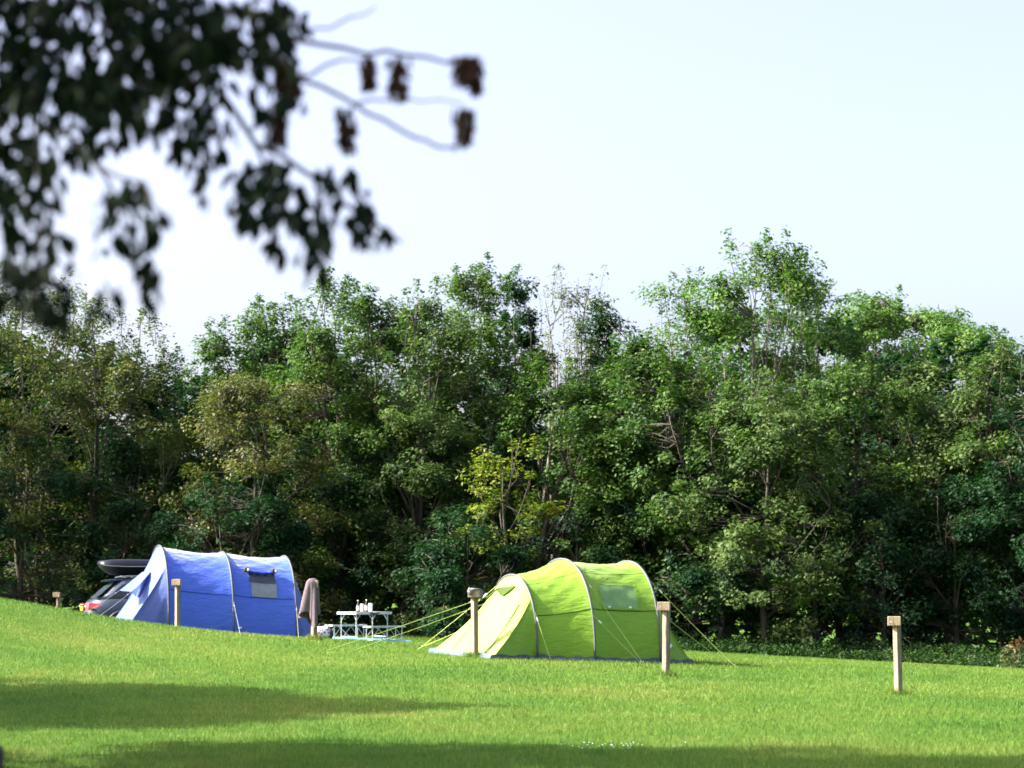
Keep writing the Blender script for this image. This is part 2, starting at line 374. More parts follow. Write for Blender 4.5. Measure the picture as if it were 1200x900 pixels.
def build_grass(n=660000, seed=5):
    r = np.random.default_rng(seed)
    d = 13 * (77 / 13) ** r.random(n)
    x = (r.random(n) * 2 - 1) * (0.222 * d + 1.6)
    # patchy density, and none under the tents or on the mat
    keep = (np.sin(x * 1.3 + np.sin(d * 0.7) * 2) * np.sin(d * 0.9 + x * 0.4) * 0.18 + r.random(n)) > 0.06
    x, d = x[keep], d[keep]
    for cx, cy, rx in NO_GRASS:
        k = np.hypot(x - cx, d - cy) > rx; x, d = x[k], d[k]
    tuft = []                                    # longer unmown grass round each post
    for px, py in POSTS:
        k = 420; a = r.random(k) * 6.28; q = .05 + .16 * r.random(k) ** 1.5
        tuft.append((px + np.cos(a) * q, py + np.sin(a) * q))
    n0 = len(x); x = np.r_[x, np.concatenate([t[0] for t in tuft])]; d = np.r_[d, np.concatenate([t[1] for t in tuft])]
    n = len(x); z = gz_np(x, d); unmown = np.arange(n) >= n0
    tall = np.clip((d - 70) / 6, 0, 1)
    h = (0.030 + 0.035 * r.random(n) ** 1.5) * (1 + 1.2 * tall)
    stray = r.random(n) > 0.994; h = np.where(stray, h * 1.9, h); h = np.where(unmown, h * 2.3, h)
    w = 0.0032 * np.maximum(1, d / 22) * (0.7 + 0.6 * r.random(n))
    an = r.random(n) * 2 * np.pi; le = r.random(n) * 0.75; la = r.random(n) * 2 * np.pi
    V = np.empty((n, 3, 3))
    dx, dy = np.cos(an) * w, np.sin(an) * w
    V[:, 0] = np.c_[x - dx, d - dy, z - 0.004]; V[:, 1] = np.c_[x + dx, d + dy, z - 0.004]
    V[:, 2] = np.c_[x + np.cos(la) * le * h, d + np.sin(la) * le * h, z + h]
    o = bulk('grass', V.reshape(-1, 3), 3, M['blade'], tint=r.random(n))
    tag(o, 'short mown sunlit green lawn grass covering the pitch field', 'grass', kind='stuff')

# ------------------------------------------------------------------ foliage
def leaf_quads(c, size, r, up=0.35, long=1.9, outward=None):
    """rhombus leaves at centres c (n,3)"""
    n = len(c)
    nr = r.normal(size=(n, 3)); nr /= np.linalg.norm(nr, axis=1)[:, None]
    nr[:, 2] = np.abs(nr[:, 2]); nr += np.array([0, 0, up])
    if outward is not None: nr += outward
    nr /= np.linalg.norm(nr, axis=1)[:, None]
    a = r.normal(size=(n, 3)); a -= (a * nr).sum(1)[:, None] * nr; a /= np.linalg.norm(a, axis=1)[:, None]
    b = np.cross(nr, a)
    s = (size * (0.65 + 0.7 * r.random(n)))[:, None]
    V = np.empty((n, 4, 3))
    V[:, 0] = c - a * s * long / 2; V[:, 2] = c + a * s * long / 2
    V[:, 1] = c + b * s / 2 + nr * s * 0.12 - a * s * 0.1; V[:, 3] = c - b * s / 2 + nr * s * 0.12 - a * s * 0.1
    return V
def curve(p, q, r, sag=0.12, n=4):
    p, q = Vector(p), Vector(q); l = (q - p).length
    o = Vector((r.normal(), r.normal(), r.normal())) * l * sag
    return [p.lerp(q, t) + o * math.sin(math.pi * t) for t in [i / (n - 1) for i in range(n)]]

PROFILES = {
    'round': lambda u: np.sqrt(np.clip(1 - ((u - 0.42) / 0.60) ** 2, 0.01, 1)),
    'cone':  lambda u: np.clip(1.05 - u, 0.05, 1) ** 0.9,
    'spire': lambda u: np.clip(1 - ((u - 0.3) / 0.72) ** 2, 0.02, 1) ** 0.75,
    'hedge': lambda u: np.clip(1 - np.clip((u - 0.55) / 0.47, 0, 1) ** 2, 0.04, 1) ** 0.6 * (0.85 + 0.15 * u),
    'bush':  lambda u: np.sqrt(np.clip(1 - ((u - 0.35) / 0.68) ** 2, 0.03, 1)),
}
def make_tree(name, label, cat, x, y, H, R, leaf='leaf_green', bark='bark', prof='hedge', lo=0.06, ncl=150, per=85, ls=0.070,
              shoots=10, seed=1, stems=1, group=None, crad=0.47, lean=0.0, deep=0.55, base_z=None, tint_bias=0.0, up=0.35, bare=0, reject=None, trunk_r=None):
    r = np.random.default_rng(seed); z0 = gz(x, y) if base_z is None else base_z
    root = empty(name, (x, y, z0)); tag(root, label, cat, group)
    f = PROFILES[prof]
    wood = MB(); tr = trunk_r or 0.012 * H + 0.03
    nodes = []                                    # points on the wood where twigs can start
    for s in range(stems):
        a = r.random() * 6.28; off = 0 if stems == 1 else R * 0.35
        bx, by = (0, 0) if stems == 1 else (math.cos(a) * 0.15, math.sin(a) * 0.15)
        tx, ty = math.cos(a) * off + lean, math.sin(a) * off
        pts = []; ww = r.normal(size=2) * 0.02 * H
        for i in range(9):
            t = i / 8
            pts.append(Vector((bx + (tx - bx) * t + ww[0] * math.sin(t * 5), by + (ty - by) * t + ww[1] * math.sin(t * 4.2), -0.15 + (H * 0.80 + 0.15) * t)))
        k = 1 if stems == 1 else 0.65
        wood.tube(pts, [tr * k * (1.25 if i == 0 else 1) * (1 - i / 8.8) + 0.006 for i in range(9)], 7)
        nodes += [p for p in pts[2:]]
        nl = int(9 if stems == 1 else 5)
        for i in range(nl):
            t = 0.16 + 0.72 * (i + r.random() * 0.6) / nl
            j = min(int(t * 8), 7); p = pts[j].lerp(pts[j + 1], t * 8 - j)
            az = r.random() * 6.28; u = min(t + 0.16 + 0.1 * r.random(), 0.97); rad = R * float(f(np.array(u))) * (0.6 + 0.3 * r.random())
            q = Vector((math.cos(az) * rad + lean * u, math.sin(az) * rad, H * u))
            c = curve(p, q, r, 0.08, 6)
            wood.tube(c, [tr * k * 0.5 * (1 - t) * (1 - m / 6) + 0.009 for m in range(6)], 5)
            nodes += c[2:]
    # clump centres
    ph = r.random(4) * 6.28
    if 'tree' == name and ls < .1: ncl = int(ncl * 1.32)
    u = lo + (1 - lo) * r.random(ncl * 3) ** (0.66 if cat == 'tree' else 1.0); az = r.random(ncl * 3) * 2 * np.pi
    fu = f((u - 0.0))
    k = r.random(ncl * 3) < np.clip(fu, 0.12, 1); u, az, fu = u[k][:ncl], az[k][:ncl], fu[k][:ncl]
    lump = 1 + 0.16 * np.sin(3 * az + ph[0] + 7 * u) + 0.13 * np.sin(2 * az + ph[1] - 11 * u) + 0.08 * np.sin(5 * az + ph[2] + 17 * u)
    rho = R * fu * lump * (1 - deep * r.random(len(u)) ** 1.6)
    C = np.c_[np.cos(az) * rho + lean * u, np.sin(az) * rho, H * u * 0.97]
    # most clumps gather into boughs, so the crown breaks into lit masses with dark hollows between
    nb = max(5, int(len(C) / 13)); B = C[:nb].copy(); br = 0.13 * H ** .5 * R ** .5 * (0.7 + 0.7 * r.random(nb))
    who = r.integers(0, nb, len(C)); loose = r.random(len(C)) < 0.28; loose[:nb] = False
    g0 = r.normal(size=(len(C), 3)); g0 /= np.linalg.norm(g0, axis=1)[:, None]; g0 *= (r.random(len(C)) ** .5)[:, None]; g0[:, 2] = g0[:, 2] * .8 + .1
    C = np.where(loose[:, None], C, B[who] + g0 * br[who][:, None] * np.array([1.15, 1.15, .85]))
    C[:, 2] = np.clip(C[:, 2], 0.12, H * .985)
    bc = np.where(loose[:, None], np.c_[np.full(len(C), lean * .5), np.zeros(len(C)), C[:, 2] * .8], B[who] - np.array([0, 0, .25]))
    # upright shoots that feather the top outline
    sh_c = []; sh_s = []
    for i in range(shoots):
        a = r.random() * 6.28; uu = 0.72 + 0.26 * r.random(); rr = R * float(f(np.array(uu))) * r.random() ** 0.5
        p = Vector((math.cos(a) * rr + lean * uu, math.sin(a) * rr, H * uu * 0.96)); l = H * (0.07 + 0.09 * r.random())
        q = p + Vector((r.normal() * 0.16 * l, r.normal() * 0.16 * l, l))
        if q.z > H * 1.03: q.z = H * (0.97 + 0.06 * r.random())
        c = curve(p, q, r, 0.05, 5); wood.tube(c, [0.014 - 0.0025 * m for m in range(5)], 4)
        for m in range(1, 5):
            sh_c.append(c[m]); sh_s.append(0.46 - 0.085 * m)
    for i in range(bare):                          # dead leafless twigs
        p = nodes[int(r.random() * len(nodes))]; a = r.random() * 6.28
        q = p + Vector((math.cos(a) * R * 0.7, math.sin(a) * R * 0.7, H * (0.02 + 0.13 * r.random())))
        wood.tube(curve(p, q, r, 0.12, 6), [0.032 - 0.005 * m for m in range(6)], 4)
        for _ in range(3):
            c = p.lerp(q, 0.4 + 0.5 * r.random()); e = c + Vector((r.normal() * 0.5, r.normal() * 0.5, 0.35 + 0.5 * r.random()))
            wood.tube(curve(c, e, r, 0.1, 4), [0.014, 0.011, 0.008, 0.005], 3)
    if reject is not None:
        keep = np.array([not reject(x + c[0], y + c[1], z0 + c[2]) for c in C]); C = C[keep]; bc = bc[keep]
    nd = np.array([tuple(p) for p in nodes])
    for c in C:
        dd = np.linalg.norm(nd - c, axis=1) + np.clip(nd[:, 2] - c[2], 0, 99) * 2
        p = nodes[int(dd.argmin())]
        wood.tube(curve(p, c, r, 0.12, 4), [0.022, 0.016, 0.011, 0.006], 3, cap=False)
    cen = []; tin = []
    nc = len(C); cnt = np.maximum(6, (per * (0.5 + r.random(nc))).astype(int))
    rad = crad * (0.6 + 0.8 * r.random(nc))
    idx = np.repeat(np.arange(nc), cnt); m = len(idx)
    g = r.normal(size=(m, 3)) * 0.5; gl = np.linalg.norm(g, axis=1); g *= (np.minimum(gl, 0.85) / (gl + 1e-6))[:, None]; g[:, 2] *= 0.72
    P = C[idx] + g * rad[idx][:, None]
    OC = bc[idx]
    ct = np.clip(0.5 + 0.20 * r.normal(size=nc) + tint_bias, 0, 1)
    T = np.clip(ct[idx] + 0.16 * r.normal(size=m), 0, 1)
    if sh_c:
        sc = np.array([tuple(p) for p in sh_c]); ss = np.array(sh_s); q = max(8, int(per * 0.42)); j = np.repeat(np.arange(len(sc)), q)
        P = np.r_[P, sc[j] + r.normal(size=(len(j), 3)) * (ss[j] * 0.6)[:, None]]; T = np.r_[T, np.clip(0.6 + tint_bias + 0.18 * r.normal(size=len(j)), 0, 1)]
        OC = np.r_[OC, sc[j] - np.array([0, 0, .3])]
    out = P - OC; out /= np.linalg.norm(out, axis=1)[:, None] + 1e-6
    if reject is not None:
        keep = np.array([not reject(x + c[0], y + c[1], z0 + c[2]) for c in P]); P, T, out = P[keep], T[keep], out[keep]
    gd = P[:, 2] > 0.02; P, T, out = P[gd], T[gd], out[gd]
    V = leaf_quads(P, ls, r, up, outward=out * 0.8)
    wood.build('trunk', M[bark], root, smooth=True)
    bulk('crown', V.reshape(-1, 3), 4, M[leaf], root, T)
    return root, len(P)

# ------------------------------------------------------------------ the wood behind the pitch
TOTAL = 0
def wood_tree(px, row, d, hw, leaf, label, name='tree', cat='tree', group='trees along the edge of the field', **kw):
    global TOTAL
    p = at(px, row, d); x, y = p.x, p.y; H = p.z - gz(x, y); R = hw * d / FPX * (1.22 if name == 'tree' else 1.08)
    kw.setdefault('seed', int(px * 7 + row * 3 + 5000))
    _, n = make_tree(name, label, cat, x, y, H, R, leaf, group=group, **kw)
    TOTAL += n
# (pixel column, top row, distance, half width in pixels, ...)
wood_tree(-34, 308, 76, 95, 'leaf_olive', 'thin olive-leaved tree cut by the left edge of the photo', prof='round', ncl=190, per=62, ls=.062, crad=.5, shoots=16, stems=3)
wood_tree(52, 330, 79, 80, 'leaf_olive', 'airy olive tree with visible upright limbs, behind the marker post left of the car', prof='hedge', ncl=190, per=58, ls=.062, shoots=22, stems=3)
wood_tree(138, 356, 77, 78, 'leaf_olive', 'airy twiggy olive tree rising directly above the car and roof box', prof='round', ncl=190, per=62, ls=.062, shoots=20, stems=2)
wood_tree(196, 420, 80, 62, 'leaf_dark', 'dark low tree in the notch of the skyline above the blue tent', prof='round', ncl=150, per=80)
wood_tree(254, 382, 79, 62, 'leaf_green', 'green tree just right of the skyline notch above the blue tent', prof='spire', ncl=190, per=80, shoots=18)
wood_tree(316, 352, 80, 62, 'leaf_green', 'green tree above the right end of the blue tent', prof='hedge', ncl=190, per=80, shoots=20, tint_bias=.06)
wood_tree(300, 440, 73.5, 78, 'leaf_tan', 'tan-brown leaved hawthorn standing forward above the blue tent', prof='round', ncl=210, per=78, ls=.058, shoots=10, tint_bias=.04, lo=.06)
wood_tree(388, 316, 77, 62, 'leaf_green', 'tall pointed green tree above the towel on its post', prof='spire', ncl=230, per=80, shoots=22, tint_bias=.05)
wood_tree(440, 346, 79, 55, 'leaf_green', 'bushy green tree directly above the folding picnic table', prof='hedge', ncl=190, per=80, shoots=18)
wood_tree(498, 338, 76, 58, 'leaf_grey', 'grey-green tree above the gap between the picnic table and the green tent', prof='spire', ncl=220, per=78, shoots=18)
wood_tree(556, 318, 79, 62, 'leaf_green', 'tall leafy green tree left of the narrow dark spire', prof='hedge', ncl=230, per=80, shoots=26, tint_bias=.1)
wood_tree(608, 318, 81, 34, 'leaf_dark', 'narrow dark spire-shaped tree above the green tent', prof='cone', ncl=150, per=85, shoots=4, crad=.34, tint_bias=.1)
wood_tree(654, 326, 83, 42, 'leaf_olive', 'half-bare twiggy tree beside the narrow dark spire', prof='round', lo=.3, ncl=48, per=32, ls=.058, shoots=20, stems=3, bare=5, bark='bark_pale')
wood_tree(692, 322, 84, 26, 'leaf_olive', 'thin nearly leafless sapling top poking above the wood, centre of the skyline', prof='spire', lo=.45, ncl=20, per=26, shoots=12, bare=2)
wood_tree(706, 350, 79, 44, 'leaf_dark', 'broader dark cone-shaped tree right of the bare twigs', prof='cone', ncl=170, per=85, shoots=5, tint_bias=.12)
wood_tree(648, 420, 76, 70, 'leaf_green', 'dark green tree filling the middle of the wood above the green tent', prof='round', ncl=200, per=80, shoots=10)
wood_tree(746, 396, 76, 66, 'leaf_green', 'rounded green tree in the skyline dip above the right end of the green tent', prof='hedge', ncl=210, per=80, shoots=14, bare=8)
wood_tree(796, 322, 79, 46, 'leaf_bright', 'slender sparse birch-like tree left of the tallest tree', prof='round', lo=.35, ncl=95, per=48, shoots=16, stems=2, bark='bark_pale', crad=.5)
wood_tree(890, 280, 78, 74, 'leaf_bright', 'tallest tree, with pale slender stems, right of centre', prof='round', lo=.3, ncl=240, per=62, shoots=30, stems=4, bark='bark_pale', crad=.5, ls=.075)
wood_tree(806, 410, 75, 76, 'leaf_green', 'broad green tree below the slender birch-like tree', prof='hedge', ncl=230, per=80, shoots=14)
wood_tree(948, 322, 81, 74, 'leaf_green', 'dense green tree close right of the tallest tree', prof='round', ncl=230, per=80, shoots=16, bare=3)
wood_tree(896, 440, 73, 84, 'leaf_grey', 'glossy light green tree standing forward below the tallest tree', prof='round', ncl=260, per=80, shoots=12, lo=.12, tint_bias=.04, ls=.075)
wood_tree(1062, 345, 92, 120, 'leaf_bright', 'broad smooth-domed lime green tree farthest back on the right', prof='round', ncl=520, per=85, shoots=6, crad=.6, ls=.085, deep=.3, tint_bias=.02)
wood_tree(1006, 430, 76, 80, 'leaf_green', 'green tree in front of the smooth-domed tree', prof='round', ncl=230, per=80, shoots=12)
wood_tree(1108, 412, 77, 76, 'leaf_grey', 'grey-green tree with pale crooked limbs, right of the lone marker post', prof='hedge', ncl=200, per=75, shoots=14, lo=.3, bark='bark_pale', bare=6)
wood_tree(1166, 392, 75, 62, 'leaf_grey', 'dull grey-green tree near the right edge of the photo', prof='spire', ncl=200, per=78, shoots=14, lo=.15)
wood_tree(1222, 405, 74, 70, 'leaf_dark', 'dark tree cut by the right edge of the photo', prof='hedge', ncl=190, per=80, shoots=12)
for i, (x_, y_, h_) in enumerate(((-21.5, 73.5, 13.5), (-25.0, 69.5, 15.0), (-29.5, 70.5, 15.5))):
    make_tree('tree', ['broad tree of the wood just outside the left edge', 'tall tree of the wood farther outside the left edge', 'tallest tree of the wood farthest outside the left edge'][i], 'tree', x_, y_, h_, 3.9, 'leaf_green',
              prof='hedge', lo=.05, ncl=170, per=46, ls=.14, crad=.7, shoots=4, seed=300 + i, group='trees along the edge of the field')
# lower growth standing forward of the trees
SG = 'shrubs at the foot of the wood'
def shrub(px, row, d, *a, **k): wood_tree(px, row, d + 2.6, *a, name='shrub', cat='shrub', group=SG, prof=k.pop('prof', 'bush'), lo=.03, shoots=k.pop('shoots', 6), **k)
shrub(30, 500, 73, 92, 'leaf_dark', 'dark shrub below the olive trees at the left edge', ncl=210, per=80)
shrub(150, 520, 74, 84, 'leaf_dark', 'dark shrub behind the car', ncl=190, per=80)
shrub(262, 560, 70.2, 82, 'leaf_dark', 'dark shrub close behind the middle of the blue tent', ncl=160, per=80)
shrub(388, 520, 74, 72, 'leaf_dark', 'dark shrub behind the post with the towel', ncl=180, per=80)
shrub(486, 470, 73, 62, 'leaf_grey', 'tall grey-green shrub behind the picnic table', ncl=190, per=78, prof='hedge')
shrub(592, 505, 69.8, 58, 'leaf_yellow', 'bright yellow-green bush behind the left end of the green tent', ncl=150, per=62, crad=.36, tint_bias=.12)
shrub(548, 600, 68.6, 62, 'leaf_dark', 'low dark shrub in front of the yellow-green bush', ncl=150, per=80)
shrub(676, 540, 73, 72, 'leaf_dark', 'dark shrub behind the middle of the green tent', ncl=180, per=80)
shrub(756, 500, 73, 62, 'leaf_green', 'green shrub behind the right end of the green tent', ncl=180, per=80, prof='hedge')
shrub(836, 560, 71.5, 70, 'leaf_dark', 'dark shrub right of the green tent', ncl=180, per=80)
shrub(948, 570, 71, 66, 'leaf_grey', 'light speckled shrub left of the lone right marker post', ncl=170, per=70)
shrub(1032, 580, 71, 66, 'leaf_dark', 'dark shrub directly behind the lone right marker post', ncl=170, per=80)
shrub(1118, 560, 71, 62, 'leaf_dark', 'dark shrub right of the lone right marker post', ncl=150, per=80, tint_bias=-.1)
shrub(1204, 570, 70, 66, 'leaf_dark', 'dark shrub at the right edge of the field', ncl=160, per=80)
# backing rows deep inside the wood
for i, (px, row) in enumerate(((-10, 375), (110, 410), (245, 440), (360, 385), (480, 385), (590, 375), (715, 415), (850, 375), (985, 380), (1110, 410), (1215, 430))):
    nm = ['far left edge', 'roof box', 'skyline notch', 'towel post', 'picnic table', 'yellow-green bush', 'dip in the skyline', 'slender birch-like tree', 'dense tree beside the tallest', 'grey-green crooked tree', 'far right edge'][i]
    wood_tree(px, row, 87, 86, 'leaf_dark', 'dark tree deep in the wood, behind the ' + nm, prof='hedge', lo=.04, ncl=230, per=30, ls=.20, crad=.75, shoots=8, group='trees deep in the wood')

def far_wood():
    r = np.random.default_rng(55); n = 26000
    x = (r.random(n) * 2 - 1) * 27; y = 98 + r.random(n) * 6; top = 8.2 + 1.2 * np.sin(x * .55) + .8 * np.sin(x * 1.3 + 2)
    top = top - 1.6 * np.exp(-((x + 13.7) / 1.8) ** 2)
    P = np.c_[x, y, gz_np(x, y) + top * r.random(n) ** .8]
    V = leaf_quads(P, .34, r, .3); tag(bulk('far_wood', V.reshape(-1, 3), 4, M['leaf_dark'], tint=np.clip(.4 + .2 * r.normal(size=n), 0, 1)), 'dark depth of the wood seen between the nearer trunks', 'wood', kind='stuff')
far_wood()
def undergrowth():
    r = np.random.default_rng(77)
    n = 1500; px = r.random(n) * 1340 - 70
    row_d = np.interp(px, [-70, 400, 850, 1270], [75.5, 74.0, 70.5, 67.5]) + r.random(n) ** 1.3 * 4.2
    x = (px - 600) / FPX * row_d; y = row_d
    z = gz_np(x, y); h = 0.12 + 0.55 * r.random(n) * np.clip((row_d - np.interp(px, [-70, 400, 850, 1270], [75.5, 74.0, 70.5, 67.5])) / 1.6 + .25, 0, 1)
    cnt = 34; i = np.repeat(np.arange(n), cnt); t = r.random(len(i)) ** .8
    P = np.c_[x[i] + r.normal(size=len(i)) * .13, y[i] + r.normal(size=len(i)) * .13, z[i] + h[i] * t + .01]
    V = leaf_quads(P, .055, r, .3); T = np.clip(0.42 + .2 * r.normal(size=n)[i] + .12 * r.normal(size=len(i)), 0, 1)
    tag(bulk('undergrowth', V.reshape(-1, 3), 4, M['weed'], tint=T), 'dark green nettles and weeds along the foot of the wood', 'undergrowth', kind='stuff')
undergrowth()

def weed_plant(px, row, d, h, label, rust=True, seed=3):
    r = np.random.default_rng(seed); p = at(px, row, d); x, y = p.x, p.y
    root = tag(empty('dock_plant', (x, y, gz(x, y))), label, 'plant', 'tall weeds at the field edge')
    st = MB(); pts = []
    for k in range(4):
        a = r.random() * 6.28; hh = h * (0.6 + .4 * r.random()) if k else h
        c = curve((r.normal() * .04, r.normal() * .04, -.02), (math.cos(a) * .18, math.sin(a) * .12, hh), r, .05, 5)
        st.tube(c, [.012, .011, .009, .007, .005], 5); pts += [(q, t / 4) for t, q in enumerate(c)]
    st.build('stem', M['bark'], root)
    P = []; 
    for q, t in pts:
        for _ in range(9): P.append(q + Vector((r.normal(), r.normal(), r.normal())) * (.12 - .05 * t))
    P = np.array([tuple(q) for q in P]); P = P[P[:, 2] > .03]
    V = leaf_quads(P, .055, r, .2, 2.2)
    bulk('foliage', V.reshape(-1, 3), 4, M['dock_leaf'], root, np.clip(P[:, 2] / h * (1 if rust else .4), 0, 1))
weed_plant(1176, 783, 67, .62, 'pale leafy weed left of the rusty one at the far right field edge', False, 4)
weed_plant(1190, 784, 66.6, .74, 'rusty brown topped dock weed at the far right field edge', True, 9)

# ------------------------------------------------------------------ trees left of the frame that shade the lawn
make_tree('tree', 'broad leafy tree left of the view, shading the middle of the lawn', 'tree', -18.2, 30.4, 12.2, 4.0, 'leaf_green', prof='round', lo=.28, ncl=560, per=46, ls=.18, crad=.75, shoots=6, seed=11, group='shade trees left of the view')
make_tree('tree', 'tall leafy tree left of the view, shading the nearest lawn', 'tree', -11.6, 20.6, 14.0, 4.4, 'leaf_green', prof='round', lo=.25, ncl=620, per=46, ls=.18, crad=.8, shoots=6, seed=12, group='shade trees left of the view')

# ------------------------------------------------------------------ near tree whose branch hangs into the picture
def near_tree():
    def rej(x, y, z):
        if y < 0.3: return False
        p = px_of((x, y, z)); return -90 < p[0] < 1290 and -90 < p[1] < 1000
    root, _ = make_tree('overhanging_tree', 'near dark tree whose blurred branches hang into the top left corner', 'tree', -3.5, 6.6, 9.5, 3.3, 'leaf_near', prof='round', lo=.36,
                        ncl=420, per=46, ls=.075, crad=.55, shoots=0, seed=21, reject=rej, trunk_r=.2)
    o = root.location
    loc = lambda px, row, d: at(px, row, d) - o
    r = np.random.default_rng(8)
    wood = MB()
    limb = [Vector((0, 0, 3.0)), Vector((.8, -.1, 3.35)), loc(-150, -110, 6.4), loc(60, -30, 6.2), loc(200, 20, 6.1)]
    wood.tube(limb, [.07, .055, .045, .03, .02], 8)
    twigs = [([(200, 20, 6.1), (290, 10, 6.05), (350, 48, 6.0), (430, 64, 6.0), (500, 67, 6.0), (556, 68, 6.0)], .009),
             ([(300, 30, 6.05), (345, 92, 6.0), (415, 122, 6.0), (468, 152, 5.9), (512, 172, 5.9), (540, 170, 5.9), (546, 128, 5.9)], .007),
             ([(345, 92, 6.0), (400, 70, 6.0), (432, 66, 6.0)], .005), ([(310, -30, 6.2), (330, 20, 6.1), (345, 92, 6.0)], .008),
             ([(415, 122, 6), (470, 112, 5.9), (543, 122, 5.9)], .004), ([(350, 48, 6), (410, 20, 6), (440, 8, 6)], .004),
             ([(200, 20, 6.1), (260, 110, 6.0), (300, 170, 5.9), (370, 210, 5.9), (420, 250, 5.9), (470, 285, 5.9)], .010),
             ([(300, 170, 5.9), (320, 230, 5.9), (350, 270, 5.9), (372, 312, 5.9)], .006),
             ([(60, -30, 6.2), (40, 120, 5.8), (50, 230, 5.6), (45, 330, 5.5), (50, 375, 5.5)], .010),
             ([(40, 120, 5.8), (110, 190, 5.7), (150, 250, 5.6), (185, 350, 5.5)], .007),
             ([(110, 190, 5.7), (170, 215, 5.2), (195, 260, 5.0)], .006),
             ([(260, 110, 6.0), (235, 170, 6.0), (236, 225, 6.0)], .005),
             ([(-60, -20, 6.3), (-20, 150, 6.0), (10, 260, 5.9), (15, 330, 5.9)], .009), ([(60, -30, 6.2), (150, 60, 6.1), (200, 130, 6.0)], .008)]
    for pl, rr in twigs:
        p0 = [loc(*q) for q in pl]; p = [p0[0]]
        for a_, b_ in zip(p0, p0[1:]):
            for t_ in (.33, .67, 1): p.append(a_.lerp(b_, t_) + Vector((r.normal(), r.normal(), r.normal())) * (.006 if t_ < 1 else 0))
        rr *= .95
        wood.tube(p, [rr * (1 - .6 * i / len(p)) for i in range(len(p))], 5)
    br = wood.build('overhanging_branch', M['dark_wood'], root, smooth=True)
    # where the leaves hang: (px, row, rx, ry, count, depth)
    reg = [(80, 40, 205, 85, 520, 6.1), (60, 130, 110, 60, 90, 6.0), (25, 215, 45, 70, 60, 5.8), (55, 320, 34, 60, 26, 5.5), (50, 362, 12, 14, 7, 5.5),
           (150, 255, 45, 50, 24, 5.6), (176, 330, 12, 32, 8, 5.5), (318, 75, 32, 60, 30, 6.0), (225, 150, 55, 40, 26, 6.0), (236, 212, 6, 22, 5, 6.0), (300, 20, 60, 30, 36, 6.1),
           (312, 222, 44, 42, 36, 5.9), (350, 270, 40, 34, 24, 5.9), (395, 225, 38, 34, 18, 5.9), (372, 304, 10, 20, 6, 5.9), (425, 255, 22, 24, 8, 5.9), (185, 90, 90, 60, 60, 6.0), (10, 330, 26, 40, 10, 5.9), (440, 275, 26, 12, 4, 5.9), (120, 345, 30, 18, 4, 5.4)]
    meshes = []
    for k in range(3):                              # three leaf shapes shared by all
        mb = MB(); rows = []; l = 1.0; bend = (.10, .18, .05)[k]
        for i in range(5):
            t = i / 4; w = (0.04, .20, .235, .15, .01)[i]
            zc = -bend * t * t
            rows.append([(-w, t * l, zc + .06 * w / .2), (0, t * l, zc), (w, t * l, zc + .06 * w / .2)])
        mb.grid(rows)
        me = bpy.data.meshes.new('leaf'); me.from_pydata(mb.v, [], mb.f); me.materials.append(M['leaf_near']); meshes.append((me, np.array(mb.v), mb.f))
    cand = []
    for (cx, cy, rx, ry, n, d) in reg:
        for _ in range(int(n * 2.5)):
            a = r.random() * 6.28; q = math.sqrt(r.random())
            px, row = cx + rx * q * math.cos(a) * 1.0, cy + ry * q * math.sin(a)
            p = loc(px, row, d + r.normal() * .28)
            s = (.036 + .032 * r.random())
            # leaves droop: tip points down, spun about the vertical
            R = Matrix.Rotation(r.random() * 6.28, 3, 'Z') @ Matrix.Rotation(-math.radians(35 + 50 * r.random()), 3, 'X') @ Matrix.Rotation(r.normal() * .6, 3, 'Y')
            cand.append((px, row, p, R, s))
    order = sorted(range(len(cand)), key=lambda i: -(cand[i][1] + 0.25 * cand[i][0]))   # outermost, easiest to tell apart, first
    rest = []; restf = 0; VV = []
    for j, i in enumerate(order):
        px, row, p, R, s = cand[i]; k = i % 3
        if j < 300:
            ob = bpy.data.objects.new('leaf', meshes[k][0]); COL.objects.link(ob); ob.parent = br
            ob.location = p; ob.rotation_euler = R.to_euler(); ob.scale = (s, s, s)
        else:
            v = (np.array(R) @ (meshes[k][1] * s).T).T + np.array(p)
            for f in meshes[k][2]: VV.append(v[list(f)])
    fo = bulk('foliage', np.array(VV).reshape(-1, 3), 4, M['leaf_near'], root, r.random(len(VV))); fo['kind'] = 'stuff'
    # dry hanging seed bunches
    for (px, row, ln, wd) in ((432, 66, 30, 13), (467, 66, 44, 19), (405, 124, 46, 20), (543, 124, 40, 17), (546, 64, 30, 20), (558, 66, 36, 12), (340, 68, 55, 26), (326, 118, 48, 22)):
        d = 6.0; sc = d / FPX; n = 110; t = r.random(n)
        c = np.c_[r.normal(size=n) * wd * .30 * sc, r.normal(size=n) * wd * .30 * sc, -t * ln * sc]
        c += np.array(loc(px, row, d))
        V = np.empty((n, 4, 3)); l = .022 + .012 * r.random(n); an = r.random(n) * 6.28; w = .006
        ax = np.c_[r.normal(size=(n, 2)) * .25, -np.ones(n)] * l[:, None]; sx = np.c_[np.cos(an) * w, np.sin(an) * w, np.zeros(n)]
        V[:, 0] = c - sx * .5; V[:, 1] = c + sx * .5; V[:, 2] = c + ax + sx; V[:, 3] = c + ax - sx
        bulk('seed_cluster', V.reshape(-1, 3), 4, M['seed'], root, r.random(n))
near_tree()

